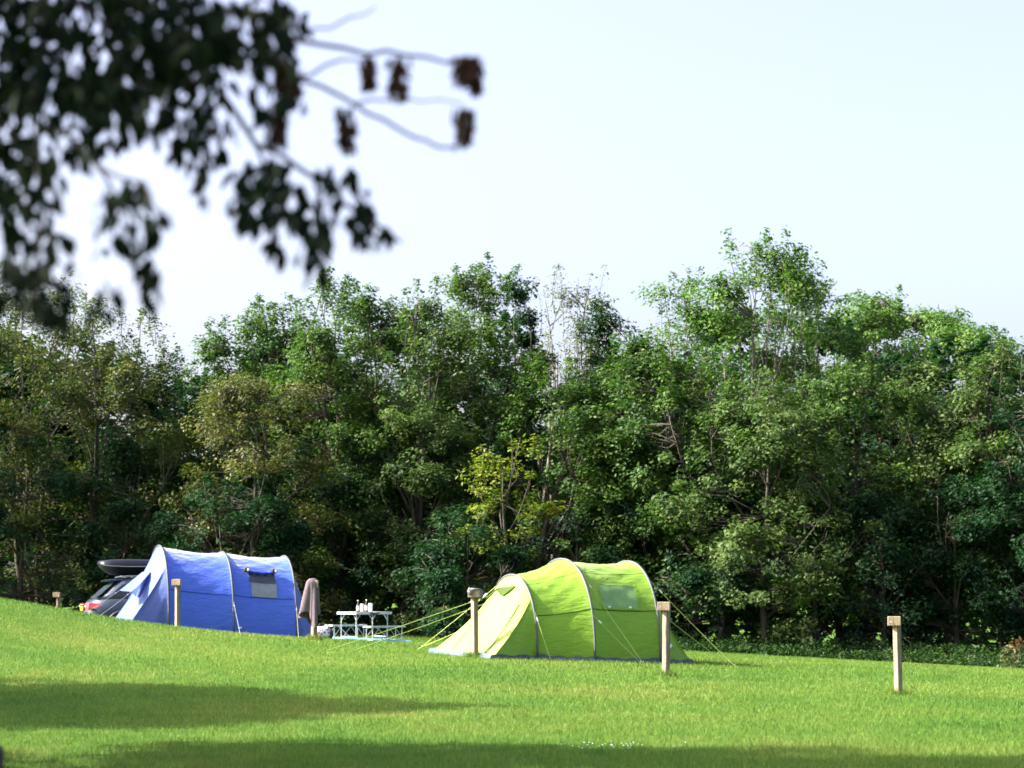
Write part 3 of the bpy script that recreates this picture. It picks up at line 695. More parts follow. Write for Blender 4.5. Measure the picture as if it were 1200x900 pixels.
# ------------------------------------------------------------------ marker posts
POSTS = []
def marker_post(px, row, d, label, h=1.22, yaw=0.0, head_off=-.045, seed=0):
    p = at(px, row, d); x, y = p.x, p.y; z = gz(x, y); r = random.Random(seed)
    POSTS.append((x, y))
    root = tag(empty('marker_post', (x, y, z), 0), label, 'post', 'wooden pitch marker posts')
    lean = Matrix.Rotation(math.radians(r.uniform(-.8, .8)), 3, 'Y')
    mb = MB(); mb.box(lean @ Vector((0, 0, h / 2 - .1)), (.098, .098, h + .14), lean @ Matrix.Rotation(math.radians(38) + yaw, 3, 'Z'), .006)
    mb.build('stake', M['wood'], root)
    hb = MB(); hb.box(lean @ Vector((head_off, -.035, h - .06)), (.205, .125, .145), lean @ Matrix.Rotation(math.radians(-8) + yaw, 3, 'Z'), .007)
    hb.build('head_block', M['wood_head'], root)
    sc = MB()
    for sx in (-.06, .05):
        sc.lathe([(.009, 0), (.009, .004), (.005, .007)], (0, 0, 0), 8)
        n = 24
        R = lean @ Matrix.Rotation(math.radians(-8) + yaw, 3, 'Z') @ Matrix.Rotation(math.pi / 2, 3, 'X')
        for i in range(len(sc.v) - n, len(sc.v)): sc.v[i] = tuple(R @ Vector(sc.v[i]) + lean @ Vector((head_off + sx, -.099, h - .06 + sx * .2)))
    sc.build('screw', M['steel'], root)
    return root
marker_post(1053, 815, 38, 'lone wooden marker post with block head, on the open lawn far right', 1.215, seed=1)
marker_post(780.5, 792, 40.3, 'wooden marker post standing in front of the right end of the green tent', 1.21, seed=2)
marker_post(556.5, 770, 44, 'wooden marker post with a grey rag on its head, by the green tent', 1.21, seed=3, head_off=-.01)
marker_post(208, 740, 56, 'wooden marker post in front of the blue tent', 1.19, seed=4, head_off=-.02)
marker_post(68, 731, 70, 'farthest wooden marker post, left of the car behind the grassy rise', 1.26, seed=5)
marker_post(368, 750, 49.5, 'wooden marker post draped with a mauve towel, only its foot showing', 1.2, seed=6, head_off=-.03)

def rag():
    p = at(556.5, 770, 44); b = Vector((p.x, p.y, gz(p.x, p.y) + 1.18)); r = random.Random(4)
    mb = MB(); rows = []
    for i in range(7):
        t = i / 6; rr = (.02, .038, .045, .04, .044, .036, .025)[i]; z = .06 - .10 * t
        rows.append([(b.x - .085 + rr * (1.0 + .25 * math.sin(3 * a + 5 * t)) * math.cos(a), b.y - .10 + rr * .7 * (1 + .2 * math.sin(4 * a + 3 * t)) * math.sin(a), b.z + z + .015 * math.sin(2 * a + 1)) for a in [k * 2 * math.pi / 18 for k in range(18)]])
    mb.loft(rows)
    mb.tube([(b.x - .07, b.y - .108, b.z + .045), (b.x + .0, b.y - .112, b.z + .05), (b.x + .10, b.y - .105, b.z + .04), (b.x + .118, b.y - .07, b.z + .01)], [.022, .016, .018, .014], 7)
    mb.grid([[(b.x + .095 + .022 * k, b.y - .085 - .02 * math.sin(2 * k + i), b.z + .02 - .045 * i) for k in range(3)] for i in range(5)])
    root = mb.build('rag', M['rag'], None, smooth=True)
    so = root.modifiers.new('thick', 'SOLIDIFY'); so.thickness = .006
    tag(root, 'small crumpled grey rag tied around the head of a marker post', 'rag')
rag()

def towel():
    p = at(368, 750, 49.5); b = Vector((p.x - .03, p.y - .035, gz(p.x, p.y)))
    na, nz = 72, 26; rows = []; top = 1.235
    for i in range(nz + 1):
        t = i / nz; row = []
        for k in range(na):
            a = 2 * math.pi * k / na
            # ragged hem: long corner to the front right, shorter corner to the left
            hem = .52 + .30 * max(0, math.cos(a + 1.05)) ** 3 + .13 * max(0, math.cos(a - 3.0)) ** 4 + .22 * max(0, math.cos(a - 1.6)) ** 4
            hem = min(hem * 1.28, 1.13)
            fold = 1 + (.10 + .32 * t) * math.sin(5 * a + 1.2 * math.sin(2 * a) + 1.5 * t) * min(1, t * 3) + .10 * t * math.sin(11 * a + 2 * t)
            ex = (.110 + .012 * t ** 1.2) * fold; ey = (.085 + .045 * t) * fold
            cx = -.05 * t + (.05 * max(0, math.cos(a + 1.05)) * t * t) - (.085 * max(0, math.cos(a - 3.0)) ** 2 * t)
            k2 = min(1, t * 9) ** .5
            row.append((b.x + cx + ex * math.cos(a) * k2, b.y + ey * math.sin(a) * k2, b.z + top + .012 * (1 - k2) - hem * max(0, t - .04)))
        rows.append(row)
    o = MB().grid(rows, True).build('towel', M['towel'], None, smooth=True)
    m = o.modifiers.new('thick', 'SOLIDIFY'); m.thickness = .008
    tag(o, 'mauve-grey towel hanging in folds over a marker post beside the blue tent', 'towel')
towel()

def near_post():
    p = at(-14, 872, 9.0); z = gz(p.x, p.y)
    root = tag(empty('fence_post', (p.x, p.y, z)), 'near dark blurred post at the bottom left corner', 'post')
    h = p.z - z
    mb = MB(); mb.lathe([(.062, -.2), (.060, h - .03), (.052, h - .008), (.03, h)], n=14); mb.build('stake', M['dark_wood'], root, smooth=True)
    mb = MB(); mb.lathe([(.061, h - .2), (.064, h - .198), (.064, h - .19), (.061, h - .188)], n=14); mb.build('wire_band', M['steel'], root)
near_post()

# ------------------------------------------------------------------ tents
def ground_hit(px, row, d0=25, d1=90):
    d = d0
    while d < d1:
        p = at(px, row, d)
        if p.z <= gz(p.x, p.y): return Vector((p.x, p.y, gz(p.x, p.y)))
        d += .1
    p = at(px, row, d1); return p
class Tent:
    def __init__(s, name, label, px, d, yaw, arches, fp, fc, rp, rc, tN, sag=.075, ridge=.4):
        s.ridge = ridge
        c = at(px, 760, d); s.o = Vector((c.x, c.y, gz(c.x, c.y))); s.yaw = yaw
        s.root = tag(empty(name, s.o, yaw), label, 'tent'); s.A = arches
        s.fp, s.fc, s.rp, s.rc, s.tN, s.sag = fp, fc, rp, rc, tN, sag
        s.ca, s.sa = math.cos(yaw), math.sin(yaw)
        s.r = np.random.default_rng(int(px))
        s.ph = s.r.random(8) * 6.28
    def lift(s, x, y, z):
        """local point with the ground's slope added under it"""
        wx, wy = s.o.x + s.ca * x - s.sa * y, s.o.y + s.sa * x + s.ca * y
        return Vector((x, y, z + gz(wx, wy) - s.o.z))
    def world(s, v): return Vector((s.o.x + s.ca * v.x - s.sa * v.y, s.o.y + s.sa * v.x + s.ca * v.y, s.o.z + v.z))
    def local(s, w):
        d = w - s.o; return Vector((s.ca * d.x + s.sa * d.y, -s.sa * d.x + s.ca * d.y, d.z))
    @staticmethod
    def sec(t, w, h):
        c, q = math.cos(t), max(0.0, math.sin(t))
        return -w * math.copysign(abs(c) ** .92, c), h * q ** .80
    def arch(s, i, t, off=0.0):
        x, w, h = s.A[i]; y, z = s.sec(t, w + off, h + off); return s.lift(x, y, z)
    def bay(s, i, u, t, off=0.0):
        x0, w0, h0 = s.A[i]; x1, w1, h1 = s.A[i + 1]
        k = 4 * u * (1 - u); sk = s.sag * k ** .8
        w = (w0 + (w1 - w0) * u) * (1 - sk * (.35 + .65 * math.sin(t) ** .6 if t > 0 and t < math.pi else .35)) + off
        h = (h0 + (h1 - h0) * u) * (1 - sk * s.ridge) + off
        y, z = s.sec(t, w, h)
        edge = min(1, 6 * u, 6 * (1 - u)) * math.sin(t)
        wr = .012 * math.sin(9 * t + 5 * u + s.ph[i]) * math.sin(3 * u + s.ph[i + 2]) + .008 * math.sin(23 * t - 7 * u + s.ph[i + 3] + 2 * math.sin(4 * u)) + .006 * math.sin(31 * t + 19 * u)
        y += -math.cos(t) * wr * edge; z += math.sin(t) * wr * edge
        return s.lift(x0 + (x1 - x0) * u, y, z)
    def end_ground(s, t, front):
        tN = s.tN; i = 0 if front else len(s.A) - 1
        x0, w, h = s.A[i]; xe = x0 - s.fp if front else x0 + s.rp; c = s.fc if front else s.rc
        def seg(a, b, q): return (a[0] + (b[0] - a[0]) * q, a[1] + (b[1] - a[1]) * q)
        if t < tN: return seg((x0, -w), (xe, -c), t / tN)
        if t > math.pi - tN: return seg((xe, c), (x0, w), (t - math.pi + tN) / tN)
        return seg((xe, -c), (xe, c), (t - tN) / (math.pi - 2 * tN))
    def end(s, t, v, front=True, off=0.0):
        i = 0 if front else len(s.A) - 1; x0, w, h = s.A[i]
        y, z = s.sec(t, w, h); gx, gy = s.end_ground(t, front)
        k = 4 * v * (1 - v)
        x = x0 + (gx - x0) * v; yy = y + (gy - y) * v; zz = z * (1 - v)
        wr = .010 * math.sin(13 * t + 3 * v + s.ph[5]) + .007 * math.sin(29 * t + s.ph[6] + 3 * v)
        sg = -1 if front else 1
        n = Vector((sg * .8, 0, .5))
        if t < s.tN: n = Vector((sg * .35, -.85, .3))
        if t > math.pi - s.tN: n = Vector((sg * .35, .85, .3))
        p = Vector((x, yy, zz)) + n * (wr * k - .05 * k + off)
        return s.lift(p.x, p.y, max(p.z, 0.0 if v > .99 else p.z))
    def find(s, px, row):
        """(t, v) on the front end whose picture lies nearest a pixel"""
        best = None
        for i in range(80):
            for j in range(60):
                t, v = s.tN + (math.pi - 2 * s.tN) * i / 79, j / 59
                q = px_of(s.world(s.end(t, v, True))); e = (q[0] - px) ** 2 + (q[1] - row) ** 2
                if best is None or e < best[0]: best = (e, t, v)
        return best[1:]
    def patch(s, fn, a0, a1, na, b0, b1, nb): return [[fn(a0 + (a1 - a0) * i / na, b0 + (b1 - b0) * j / nb) for j in range(nb + 1)] for i in range(na + 1)]
    def skin(s, m_side, m_door, m_wing):
        for i in range(len(s.A) - 1):
            MB().grid(s.patch(lambda u, t: s.bay(i, u, t), 0, 1, 22, 0, math.pi, 60)).build('fly_panel', m_side, s.root, True)
        tN = s.tN
        for front in (True, False):
            f = lambda t, v: s.end(t, v, front)
            MB().grid(s.patch(f, tN, math.pi - tN, 34, 0, 1, 16)).build('front_panel' if front else 'rear_panel', m_door if front else m_side, s.root, True)
            for a, b in ((0, tN), (math.pi - tN, math.pi)):
                MB().grid(s.patch(f, a, b, 14, 0, 1, 16)).build('side_wing', m_wing, s.root, True)
    def sleeves(s, mat, rad=.022):
        for i in range(len(s.A)):
            MB().tube([s.arch(i, math.pi * k / 44, .012) for k in range(45)], rad, 8).build('pole_sleeve', mat, s.root, True)
    def skirt(s, mat, h=.075):
        line = [s.end_ground(math.pi - s.tN - (math.pi - 2 * s.tN) * k / 14, True) for k in range(15)]
        line += [s.end_ground(s.tN * (1 - k / 8), True) for k in range(1, 9)]
        for i in range(len(s.A) - 1):
            for k in range(1, 13):
                q = s.bay(i, k / 12, 0); line.append((q.x, q.y))
        line += [s.end_ground(s.tN * k / 8, False) for k in range(1, 9)] + [s.end_ground(s.tN + (math.pi - 2 * s.tN) * k / 14, False) for k in range(1, 15)]
        cx = sum(p[0] for p in line) / len(line); rows = [[], [], []]
        for k, (x, y) in enumerate(line):
            d = Vector((x - cx, y)); d.normalize(); wob = .015 * math.sin(k * 1.7) + .01 * math.sin(k * .6)
            for q, (o, z) in enumerate(((.012, h + wob), (.03, h * .5), (.075 + wob, -.01))):
                rows[q].append(s.lift(x + d.x * o, y + d.y * o, z))
        MB().grid(rows).build('mud_skirt', mat, s.root)
    def rope(s, start, end_w, mat, rad=.0052):
        e = s.local(end_w); e.z += .015
        mid = start.lerp(e, .5); mid.z -= .012
        rp = MB().tube([start, start.lerp(e, .25) - Vector((0, 0, .008)), mid, start.lerp(e, .75) - Vector((0, 0, .008)), e], rad, 5).build('guy_rope', mat, s.root)
        sl = start.lerp(e, .12); dv = (e - start).normalized()
        MB().tube([sl, sl + dv * .07], .013, 6).build('slider', M['white'], rp)
        dr = Vector((dv.x, dv.y, 0)).normalized()
        MB().tube([e + dr * .02 + Vector((0, 0, .03)), e - dr * .01 + Vector((0, 0, -.06)), e - dr * .05 + Vector((0, 0, -.2))], .006, 5).build('peg', M['steel'], rp)

PI = math.pi
# green tent ------------------------------------------------------------
gt = Tent('tunnel_tent', 'lime green tunnel tent with grey window panel, pitched on the open lawn', 600, 45.2, math.radians(28),
          [(0, .98, 1.50), (1.06, 1.24, 1.84), (2.50, 1.18, 1.86)], 1.08, 1.25, .82, 1.0, .235 * PI, .085)
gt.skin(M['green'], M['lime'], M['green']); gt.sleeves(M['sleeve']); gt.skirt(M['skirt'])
wf = MB().grid(gt.patch(lambda u, t: gt.bay(1, u, t, .012), .21, .75, 12, .156 * PI, .262 * PI, 8)).build('window', M['curtain_g'], gt.root, True)
for a, b, c, d in ((.195, .765, .149, .156), (.195, .765, .262, .269), (.195, .21, .156, .262), (.75, .765, .156, .262)):
    MB().grid(gt.patch(lambda u, t: gt.bay(1, u, t, .018), a, b, 10, c * PI, d * PI, 6)).build('window_hem', M['green'], wf, True)
for u in (.3, .62):
    q = gt.bay(1, u, .158 * PI, .02); MB().box(q, (.05, .02, .03), bev=.004).build('toggle', M['cup'], wf)
for i in (0, 1):                                                        # seam between roof and wall cloth
    MB().tube([gt.bay(i, k / 20, .146 * PI, .004) for k in range(21)], .008, 4).build('seam', M['green_in'], gt.root)
    MB().tube([gt.bay(i, k / 20, .335 * PI, .001) for k in range(21)], .003, 4).build('seam', M['green_in'], gt.root)
MB().tube([gt.end(.30 * PI, .22 + .77 * k / 16, True, .012) for k in range(17)], .006, 4).build('zip', M['green_in'], gt.root)
MB().tube([gt.end(.60 * PI, .22 + .77 * k / 16, True, .012) for k in range(17)], .006, 4).build('zip', M['green_in'], gt.root)
# vent with a drooping hood over the door
def on_door(px, row, off): return gt.end(*gt.find(px, row), True, off)
MB().poly([on_door(*q, .03) for q in ((564, 689), (585, 690), (606, 686.5), (590, 699.5), (578, 694.5), (564, 698.5))]).build('vent', M['green_in'], gt.root)
q = [gt.end(.62 * .235 * PI, .72, False, .02), None]
lg = [gt.end((.10 + .03 * a) * PI, .62 + .05 * b, False, .03) for a, b in ((0, 0), (1.6, 0), (1.6, 1), (0, 1))]
MB().poly(lg).build('maker_mark', M['white'], gt.root)
for (i, t, px, row) in ((0, .30, 646, 773), (0, .16, 645, 773.5), (1, .30, 753, 777.5), (1, .12, 750, 777), (2, .28, 860, 781), (2, .14, 853, 779.5)):
    gt.rope(gt.arch(i, t * PI, .03), ground_hit(px, row), M['rope'])
for (t, px, row) in ((.76, 384, 763), (.80, 412, 764), (.70, 489, 763), (.88, 495, 759)):
    gt.rope(gt.arch(0, t * PI, .03), ground_hit(px, row), M['rope'])
# blue tent --------------------------------------------------------------
bt = Tent('tunnel_tent', 'blue tunnel tent with rolled window blind, beside the car', 184, 57.6, math.radians(21),
          [(0, 1.18, 2.02), (1.54, 1.22, 1.98), (3.08, 1.18, 1.98)], 1.02, 1.25, .72, .95, .25 * PI, .085)
bt.skin(M['blue'], M['blue_sunlit'], M['blue_sunlit']); bt.sleeves(M['sleeve_blue'], .022); bt.skirt(M['blue_in'], .05)
wf = MB().grid(bt.patch(lambda u, t: bt.bay(1, u, t, .012), .31, .72, 10, .135 * PI, .235 * PI, 8)).build('window', M['curtain_w'], bt.root, True)
MB().grid(bt.patch(lambda u, t: bt.bay(1, u, t, .022), .295, .71, 10, .205 * PI, .262 * PI, 6)).build('pane', M['pane'], wf, True)
MB().tube([bt.bay(1, .27 + .45 * k / 12, (.262 - .006 * math.sin(PI * k / 12)) * PI, .06) for k in range(13)], [.035 + .012 * math.sin(k * 1.9) for k in range(13)], 8).build('rolled_blind', M['blue_in'], wf, True)
for u in (.26, .70):
    q = bt.bay(1, u, .266 * PI, .08); MB().box(q, (.15, .09, .11), bev=.03).build('tie', M['black'], wf)
    MB().box(q + Vector((.03, -.045, .0)), (.05, .03, .06), bev=.01).build('toggle', M['cup'], wf)
for i in (0, 1):
    MB().tube([bt.bay(i, k / 20, .132 * PI, .004) for k in range(21)], .009, 4).build('seam', M['blue_in'], bt.root)
# propped door flap and the dark opening under it
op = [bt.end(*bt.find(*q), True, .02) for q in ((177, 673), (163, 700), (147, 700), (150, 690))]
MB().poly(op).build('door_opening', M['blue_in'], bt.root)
a0, a1 = bt.end(*bt.find(177, 671), True, .03), bt.end(*bt.find(163, 668), True, .03)
fl = at(140, 692, 56.6); fl = bt.local(fl); fr = bt.local(at(154, 693.5, 56.2))
rows = []
for i in range(9):
    t = i / 8; rows.append([a0.lerp(fr, t) + Vector((0, 0, -.03 * math.sin(PI * t))), (a0.lerp(fr, t) + a1.lerp(fl, t)) / 2 + Vector((0, 0, -.05 * math.sin(PI * t))), a1.lerp(fl, t)])
MB().grid(rows).build('door_flap', M['blue_sunlit'], bt.root, True)
for st, px, row in ((fl, 96, 722), (fr, 114, 725)):
    bt.rope(st, ground_hit(px, row, 40), M['rope_pale'])
bt.rope(bt.arch(1, .10 * PI, .03), ground_hit(282, 746, 40), M['rope_pale'], .004)
bt.rope(bt.arch(2, .10 * PI, .03), ground_hit(350, 749, 40), M['rope_pale'], .004)
q = bt.bay(1, .10, .018 * PI, .02); MB().box(q, (.09, .01, .04), bev=.003).build('maker_mark', M['white'], bt.root)

# ------------------------------------------------------------------ car and roof box
def super_ring(x0, x1, w, z, n=44, e=4.5, zc=0.0):
    cx, a = (x0 + x1) / 2, (x1 - x0) / 2; out = []
    for k in range(n):
        t = 2 * PI * k / n; c, s_ = math.cos(t), math.sin(t)
        out.append((cx + a * math.copysign(abs(c) ** (2 / e), c), w * math.copysign(abs(s_) ** (2 / e), s_), z))
    return out
def car():
    d = 62.0; yaw = math.radians(17)
    c = at(106, 712, d); ca, sa = math.cos(yaw), math.sin(yaw)
    # c is the near rear corner: local (0.1, -0.9)
    ox, oy = c.x - (ca * .1 + sa * .9), c.y - (sa * .1 - ca * .9)
    oz = gz(ox + 1.5, oy + .5) + .02
    root = tag(empty('parked_car', (ox, oy, oz), yaw), 'dark blue-grey estate car parked behind the grassy rise, left of the blue tent', 'car')
    body = MB().loft([super_ring(.20, 4.30, .82, .22), super_ring(.04, 4.46, .90, .34), super_ring(0, 4.50, .925, .55), super_ring(.02, 4.47, .93, .76), super_ring(.10, 4.36, .92, .90), super_ring(.16, 4.15, .89, 1.0), super_ring(.22, 3.70, .85, 1.045)])
    body.build('body', M['paint'], root, True)
    gh = [(.24, 3.35, .84, 1.03), (.42, 3.10, .80, 1.18), (.62, 2.82, .745, 1.36), (.80, 2.55, .69, 1.50), (.92, 2.38, .64, 1.565), (1.10, 2.1, .52, 1.60), (1.3, 1.8, .25, 1.615)]
    MB().loft([super_ring(a, b, w, z, e=5) for a, b, w, z in gh]).build('cabin', M['paint'], root, True)
    def wy(z): return np.interp(z, [g[3] for g in gh], [g[2] for g in gh]) + .012
    for pts in ([(.62, 1.10), (1.02, 1.10), (1.62, 1.10), (1.62, 1.46), (1.12, 1.47), (.92, 1.40), (.74, 1.24)], [(1.70, 1.10), (2.62, 1.10), (2.42, 1.38), (2.15, 1.46), (1.70, 1.47)]):
        for sd_ in (-1, 1):
            MB().poly([(x, sd_ * wy(z), z) for x, z in (pts if sd_ < 0 else pts[::-1])]).build('side_window', M['glass'], root)
    def rx(z): return np.interp(z, [g[3] for g in gh], [g[0] for g in gh]) - .012
    MB().grid([[(rx(z), y * wy(z) * .82, z) for y in (-1, -.5, 0, .5, 1)] for z in (1.07, 1.2, 1.34, 1.48)]).build('rear_window', M['rear_glass'], root)
    MB().grid([[(np.interp(z, [g[3] for g in gh], [g[1] for g in gh]) + .012, y * wy(z) * .82, z) for y in (-1, 0, 1)] for z in (1.07, 1.25, 1.46)]).build('windscreen', M['glass'], root)
    MB().loft([[(.52 + .02 * abs(y), y, 1.535 - .03 * abs(y)), (.98, y * .96, 1.60 - .04 * abs(y)), (.98, y * .96, 1.555 - .04 * abs(y)), (.56, y, 1.505 - .03 * abs(y))] for y in (-.62, -.4, -.2, 0, .2, .4, .62)]).build('spoiler', M['paint'], root)
    for sd_ in (-1, 1):
        tl = MB().loft([[(x, sd_ * (y + o), z) for x, y, z in ((.005, .52, .80), (.0, .52, .93), (.08, .84, .95), (.36, .925, .93), (.30, .93, .86), (.04, .86, .79))] for o in (.0, .014)])
        t = tl.build('tail_light', M['red'], root)
        MB().box((.012, sd_ * .60, .855), (.02, .12, .035), bev=.004).build('reverse_lamp', M['white'], t)
        MB().tube([(.92, sd_ * .60, 1.60), (1.1, sd_ * .60, 1.635), (2.2, sd_ * .60, 1.635), (2.4, sd_ * .60, 1.60)], .018, 6).build('roof_rail', M['steel'], root)
        MB().box((.02, sd_ * .6, .56), (.03, .28, .05), bev=.006).build('reflector', M['red'], root)
        MB().loft([[(2.72 + dx, sd_ * (y), 1.04 + dz) for dx, dz in ((-.05, -.04), (.06, -.05), (.05, .08), (-.04, .09))] for y in (.88, .98, 1.08)]).build('wing_mirror', M['paint'], root)
        for x in (.92, 3.62):
            w = empty('wheel', (x, sd_ * .84, .335)); w.parent = root
            def disc(prof):
                mb = MB().lathe(prof, n=26); R = Matrix.Rotation(PI / 2 * sd_ * -1, 3, 'X'); mb.v = [tuple(R @ Vector(v)) for v in mb.v]; return mb
            disc([(.20, -.11), (.31, -.11), (.335, -.08), (.335, .08), (.31, .10), (.21, .105)]).build('tyre', M['tyre'], w, True)
            disc([(.21, .06), (.205, .098), (.19, .085), (.08, .075), (.06, .095), (.02, .098)]).build('rim', M['steel'], w, True)
            MB().tube([(x + .39 * math.cos(a), sd_ * .915, .335 + .39 * math.sin(a)) for a in [PI * k / 14 for k in range(15)]], .035, 6).build('arch_trim', M['trim'], root, True)
    pl = MB().box((-.012, 0, .80), (.02, .52, .115), bev=.004).build('number_plate', M['plate'], root)
    MB().box((.0, 0, .44), (.06, 1.5, .16), bev=.02).build('bumper_insert', M['trim'], root)
    MB().box((-.008, 0, .90), (.03, .7, .025), bev=.006).build('boot_strip', M['steel'], root)
    for x in (1.2, 2.1):
        b = MB().box((x, 0, 1.632), (.05, 1.24, .018), bev=.008)
        for sd_ in (-1, 1): b.box((x, sd_ * .58, 1.615), (.07, .05, .05), bev=.01)
        b.build('roof_bar', M['steel'], root)
    # the box strapped on top is a thing of its own
    bx = tag(empty('roof_box', (ox, oy, oz - .105), yaw), 'glossy black roof box carried on top of the parked car', 'roof box')
    def ring(x, w, zb, zm, zt, ym=-.18):
        return [(x, ym + y, z) for y, z in ((-w * .72, zb), (-w, zm), (-w, zm + .02), (-w * .9, zt - .04), (-w * .6, zt), (w * .6, zt), (w * .9, zt - .04), (w, zm + .02), (w, zm), (w * .72, zb))]
    st = [(.42, .30, 1.98, 2.02, 2.125), (.50, .38, 1.90, 2.00, 2.145), (.70, .42, 1.78, 1.98, 2.165), (1.1, .42, 1.745, 1.97, 2.175), (1.7, .42, 1.745, 1.97, 2.165), (2.2, .38, 1.78, 1.97, 2.12), (2.45, .28, 1.86, 1.97, 2.06), (2.58, .14, 1.92, 1.97, 2.01)]
    MB().loft([[p if p[2] <= a[3] + .001 else (p[0], p[1], a[3]) for p in ring(*a)] for a in st]).build('base', M['box'], bx, True)
    MB().loft([[p if p[2] > a[3] + .001 else (p[0], p[1], a[3] + .012) for p in ring(a[0] - (.03 if i == 0 else 0), a[1] + .012, *a[2:])] for i, a in enumerate(st)]).build('lid', M['box'], bx, True)
    MB().tube([(x, -.18 - w - .014, zm + .012) for x, w, zb, zm, zt in st], .008, 5).build('trim_line', M['steel'], bx)
    for x in (1.2, 2.1):
        for y in (-.42, .06): MB().box((x, y, 1.755), (.07, .06, .05), bev=.008).build('clamp', M['steel'], bx)
car()

# ------------------------------------------------------------------ picnic things
PT = at(427, 752, 57.0); TZ = gz(PT.x, PT.y); TY = math.radians(50)
def picnic():
    R = Matrix.Rotation(TY, 3, 'Z')
    o = tag(empty('folding_table', (PT.x, PT.y, TZ), TY), 'white aluminium folding picnic table with bottles on it, between the tents', 'table')
    zt = .70; L_, D_ = 1.20, .60
    for sx in (-1, 1):
        p = MB().box((sx * L_ / 4, 0, zt - .012), (L_ / 2 - .004, D_, .022), bev=.003).build('tabletop_panel', M['tabletop'], o)
        rim = MB(); rim.box((sx * L_ / 4, -D_ / 2 - .004, zt - .03), (L_ / 2 - .003, .018, .062), bev=.003); rim.box((sx * L_ / 4, D_ / 2 + .004, zt - .03), (L_ / 2 - .003, .018, .062), bev=.003)
        rim.box((sx * (L_ / 2 + .004), 0, zt - .0305), (.018, D_ + .026, .063), bev=.003); rim.build('rim', M['alu'], p)
    MB().box((-.12, -D_ / 2 - .016, zt - .03), (.09, .012, .03), bev=.003).build('latch', M['trim'], o)
    MB().box((.14, -D_ / 2 - .016, zt - .03), (.09, .012, .03), bev=.003).build('latch', M['trim'], o)
    MB().box((.0, -D_ / 2 - .02, zt - .05), (.2, .012, .05), bev=.005).build('handle', M['trim'], o)
    for sx in (-1, 1):
        for sy in (-1, 1):
            x, y = sx * (L_ / 2 - .07), sy * (D_ / 2 - .06)
            lg = MB().tube([(x, y, 0), (x, y, zt - .03)], .014, 8).build('leg', M['alu'], o)
            MB().tube([(x, y, .50), (x - sx * .16, y, zt - .03)], .009, 6).build('brace', M['alu'], lg)
            MB().tube([(x, y, .50), (x, y - sy * .12, zt - .03)], .009, 6).build('brace', M['alu'], lg)
            MB().tube([(x, y, .0), (x, y, .04)], .019, 8).build('foot', M['trim'], lg)
        MB().tube([(sx * (L_ / 2 - .07), -D_ / 2 + .06, .12), (sx * (L_ / 2 - .07), D_ / 2 - .06, .12)], .010, 6).build('stretcher', M['alu'], o)
    def bench(off, label, shift):
        p = PT + R @ Vector((shift, off, 0)); b = tag(empty('folding_bench', (p.x, p.y, gz(p.x, p.y)), TY), label, 'bench', 'folding benches at the picnic table')
        z = .385
        st = MB().box((0, 0, z - .01), (1.16, .25, .02), bev=.003).build('seat', M['tabletop'], b)
        rm = MB()
        for sy in (-1, 1): rm.box((0, sy * .13, z - .018), (1.18, .014, .042), bev=.003)
        for sx in (-1, 1): rm.box((sx * .586, 0, z - .018), (.014, .245, .0415), bev=.003)
        rm.build('rim', M['alu'], st)
        for sx in (-1, 1):
            for sy in (-1, 1):
                x, y = sx * .5, sy * .10
                MB().tube([(x, y, 0), (x, y, z - .03)], .012, 8).build('leg', M['alu'], b)
                MB().tube([(x - sx * .02, y, .14), (x - sx * .24, y, z - .03)], .008, 6).build('brace', M['alu'], b)
            MB().tube([(sx * .5, -.1, .06), (sx * .5, .1, .06)], .008, 6).build('stretcher', M['alu'], b)
        MB().tube([(-.22, -.05, .02), (.22, .05, z - .03)], .009, 6).build('cross_strut', M['alu'], b)
        MB().tube([(.22, -.05, .02), (-.22, .05, z - .03)], .009, 6).build('cross_strut', M['alu'], b)
    bench(-.58, 'folding bench at the right, near side of the picnic table', .06)
    bench(.56, 'folding bench at the left, far side of the picnic table', -.04)
    # things on the table
    def on(px, lat): 
        f = Vector((math.cos(TY), math.sin(TY), 0)); x = (px - 600) / FPX * 57.0
        s = (x - PT.x - (-math.sin(TY)) * lat) / f.x
        return PT + R @ Vector((s, lat, 0)) + Vector((0, 0, TZ - PT.z + .70))
    def bottle(px, lat, h, label):
        p = on(px, lat); b = tag(empty('bottle', p), label, 'bottle')
        MB().lathe([(.034, .001), (.037, .01), (.037, h * .55), (.030, h * .64), (.015, h * .75), (.0135, h * .95)], n=16).build('glass', M['bottle'], b, True)
        MB().lathe([(.0155, h * .93), (.0165, h * .94), (.0165, h * .995), (.012, h)], n=12).build('cap', M['paper'], b, True)
        MB().lathe([(.0375, h * .12), (.0385, h * .125), (.0385, h * .5), (.0375, h * .505)], n=16).build('paper_label', M['paper'], b, True)
    bottle(421, -.02, .27, 'leftmost slim dark bottle with pale label on the picnic table')
    bottle(430.2, -.06, .285, 'taller dark bottle with cream label between the two beakers on the picnic table')
    def beaker(px, lat, h, mat, label):
        p = on(px, lat); b = tag(empty('beaker', p), label, 'beaker')
        MB().lathe([(.036, .001), (.040, .01), (.046, h * .88), (.044, h * .9)], n=16).build('cup', M[mat], b, True)
        MB().lathe([(.047, h * .87), (.048, h * .95), (.042, h), (.02, h + .003)], n=16).build('lid', M['cup'], b, True)
    beaker(425.4, .03, .18, 'pink', 'pink beaker between the two dark bottles on the picnic table')
    beaker(434.6, .00, .195, 'cup', 'white beaker at the right of the bottles on the picnic table')
    # mat
    rows = []; c = at(437, 752, 57.0)
